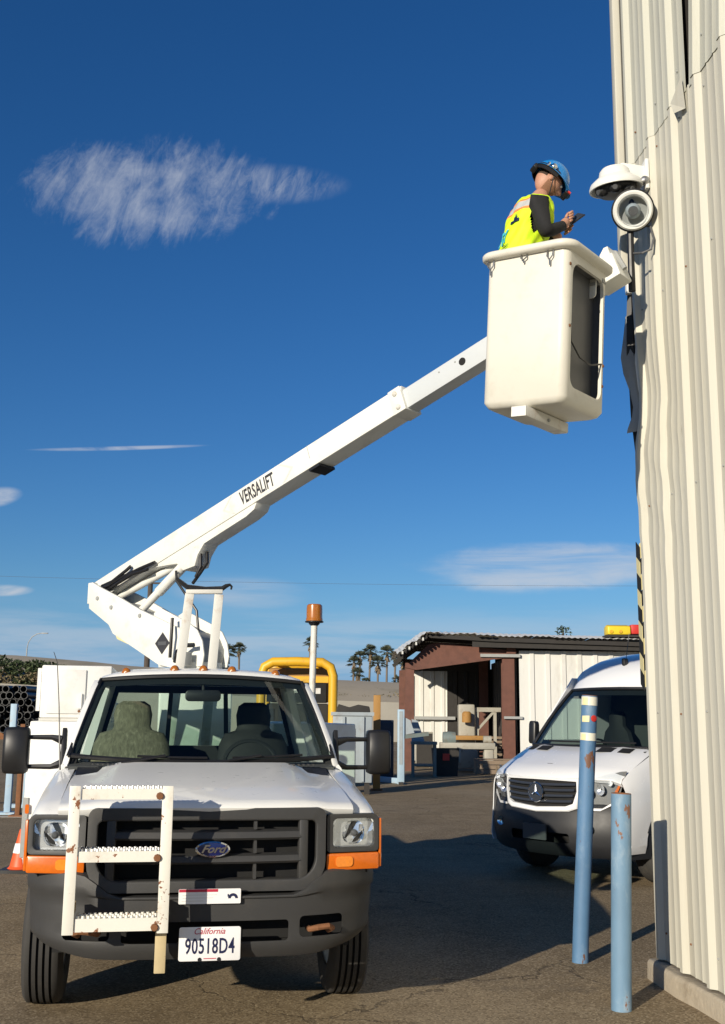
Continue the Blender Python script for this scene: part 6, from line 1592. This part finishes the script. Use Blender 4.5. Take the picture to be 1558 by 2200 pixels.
for k, (x, z, r) in enumerate(((-27.5, 4.9, 1.3), (-25.8, 5.0, 1.2), (-24.4, 4.8, 1.1), (-23.2, 4.9, 0.9), (-22.3, 4.8, 0.85), (-29.5, 4.9, 1.4), (-21.4, 4.75, 0.6), (-26.6, 4.0, 1.0), (-24.0, 3.9, 0.9))):
    o = empty('shrub', (x, 78.0, 0)); tag(o, 'dark green shrub among the hedge on the embankment beyond the pipes', 'shrub', 'shrubs on the embankment')
    b = MB(); leaves(b, (0, 1.0, z), (r, 0.9, r * 0.62), 420, 0.16); leaves(b, (0, 0.6, z - r * 0.7), (r * 1.1, 0.6, r * 0.4), 120, 0.14, 1); b.build('foliage', ['bush', 'dry_bush'], o, smooth=0)
    MB().tube([(0, 1.0, z - r * 1.6), (0, 1.0, z)], [0.12, 0.05], 6).build('stem', 'trunk', o)
# light dirt strip and rusty stub by the hedge
MB_ = MB().box(-24.6, -18.5, 74.0, 74.3, 3.15, 3.55); tag(MB_.build('concrete_kerb_wall', 'far_wall'), 'low pale wall between the hedge and the pipe stack', 'wall')
MB().box(-24.6, -18.5, 74.05, 74.25, -0.1, 3.15).build('plinth', 'far_wall', bpy.data.objects['concrete_kerb_wall'])

# palms
def palm(x, top_z, label, y=200.0, s=1.0):
    o = empty('palm_tree', (x, y, 0)); tag(o, label, 'palm tree', 'palm trees on the skyline')
    lean = random.uniform(-0.4, 0.4)
    MB().tube([(0, 0, 0), (lean * 0.3, 0, top_z * 0.4), (lean * 0.7, 0, top_z * 0.75), (lean, 0, top_z)], [0.30, 0.22, 0.18, 0.2], 8).build('trunk', 'trunk', o)
    b = MB(); c = Vector((lean, 0, top_z))
    for k in range(46):
        az = random.uniform(0, 2 * pi); elv = radians(random.uniform(-25, 80)); L = s * random.uniform(1.0, 1.5)
        d = Vector((cos(az) * cos(elv), sin(az) * cos(elv), sin(elv))); mid = c + d * L * 0.55; side = d.cross(Vector((0, 0, 1))).normalized()
        up_ = side.cross(d).normalized()
        for j in range(9):
            a = radians(-70 + 140 * j / 8); tip = mid + (d * cos(a) + side * sin(a)) * L * 0.62 - Vector((0, 0, 0.22 * L))
            wv = (side * cos(a) - d * sin(a)) * 0.06 * s
            b.add([mid - wv * 0.4, mid + wv * 0.4, mid.lerp(tip, 0.6) + wv + Vector((0, 0, 0.05)), tip, mid.lerp(tip, 0.6) - wv + Vector((0, 0, 0.05))], [(0, 1, 2, 3, 4)])
        b.add([c - side * 0.03, c + side * 0.03, mid + side * 0.02, mid - side * 0.02], [(0, 1, 2, 3)])
    b.build('crown', 'palm', o, smooth=0)
    b = MB()
    for k in range(36):
        az = random.uniform(0, 2 * pi); r = random.uniform(0.2, 0.55) * s; h = random.uniform(0.6, 1.7) * s
        p0 = c + Vector((0, 0, -0.1)); p1 = c + Vector((cos(az) * r, sin(az) * r, -h)); q = Vector((-sin(az), cos(az), 0)) * 0.14 * s
        b.add([p0 - q * 0.3, p0 + q * 0.3, p1 + q, p1 - q], [(0, 1, 2, 3)])
    b.build('dead_skirt', 'palm_dead', o, smooth=0)
PL = [(-24.4, 13.0, 'bushy palm partly hidden behind the boom turret', 1.25), (-22.0, 13.7, 'slim palm with small crown right of the boom rest', 1.0), (-9.6, 14.9, 'palm showing just behind the amber beacon pole', 1.05),
      (-1.6, 11.4, 'short palm at the outer end of the skyline cluster', 1.0), (-0.4, 12.4, 'leaning palm second in the skyline cluster', 1.0), (1.35, 13.4, 'tallest palm of the skyline cluster', 1.1),
      (3.0, 11.3, 'broad low palm in the middle of the skyline cluster', 1.25), (4.6, 13.3, 'tall palm beside the open shed roof', 1.1), (6.0, 12.4, 'palm whose crown touches the shed eave', 1.0), (7.4, 11.6, 'palm half hidden by the shed column', 1.0),
      (0.9, 7.9, 'small young palm low on the embankment skyline', 0.8), (-0.9, 9.4, 'dry low palm under the cluster', 1.0), (6.4, 8.2, 'low bushy palm at the foot of the shed column', 0.9), (-24.9, 9.6, 'low palm with drooping fronds behind the boom rest', 1.1)]
for x, z, lb, s in PL: palm(x, z, lb, s=s)
# plants behind the shed roof
for k, (x, z, r, lb) in enumerate(((9.6, 5.75, 0.42, 'small leafy treetop showing over the shed roof'), (12.1, 5.5, 0.30, 'low leafy treetop beside the yellow roof case'))):
    o = empty('treetop', (x, 52.0, 0)); tag(o, lb, 'tree')
    b = MB(); leaves(b, (0, 0, z), (r, r, r * 0.8), 90, 0.09); b.build('crown', 'bush', o, smooth=0)
    MB().tube([(0, 0, 0), (0, 0, z)], [0.15, 0.04], 6).build('trunk', 'trunk', o)
# street lamp, utility pole and line
o = empty('street_lamp', (-36.5, 120, 0)); tag(o, 'tall curved street lamp above the hedge', 'street lamp')
MB().tube([(0, 0, 0), (0, 0, 8.6)], [0.12, 0.07], 8).build('post', 'galv', o)
MB().tube([(0, 0, 8.6), (0.1, 0, 9.3), (0.45, 0, 9.9), (1.0, 0, 10.25), (1.6, 0, 10.35)], 0.05, 8).build('arm', 'galv', o)
MB().box(1.5, 2.2, -0.12, 0.12, 10.27, 10.39).build('lantern', 'galv', o, bevel=0.03)
o = empty('utility_pole', (-17.5, 90, 0)); tag(o, 'dark wooden utility pole seen behind the boom link', 'pole')
MB().tube([(0, 0, 0), (0, 0, 12.9)], [0.26, 0.20], 10).build('shaft', 'pole_wood', o)
MB().beam((-1.2, 0, 12.4), (1.2, 0, 12.4), 0.12, 0.14).build('cross_arm', 'pole_wood', o)
pts = [(-70 + 3.0 * k, 90, 12.75 + 0.00115 * ((-70 + 3.0 * k) - 5) ** 2 * 0.25 - 0.25) for k in range(60)]
o = MB().tube(pts, 0.011, 4).build('power_line', 'pole_wood'); tag(o, 'thin dark power line crossing the lower sky', 'cable')
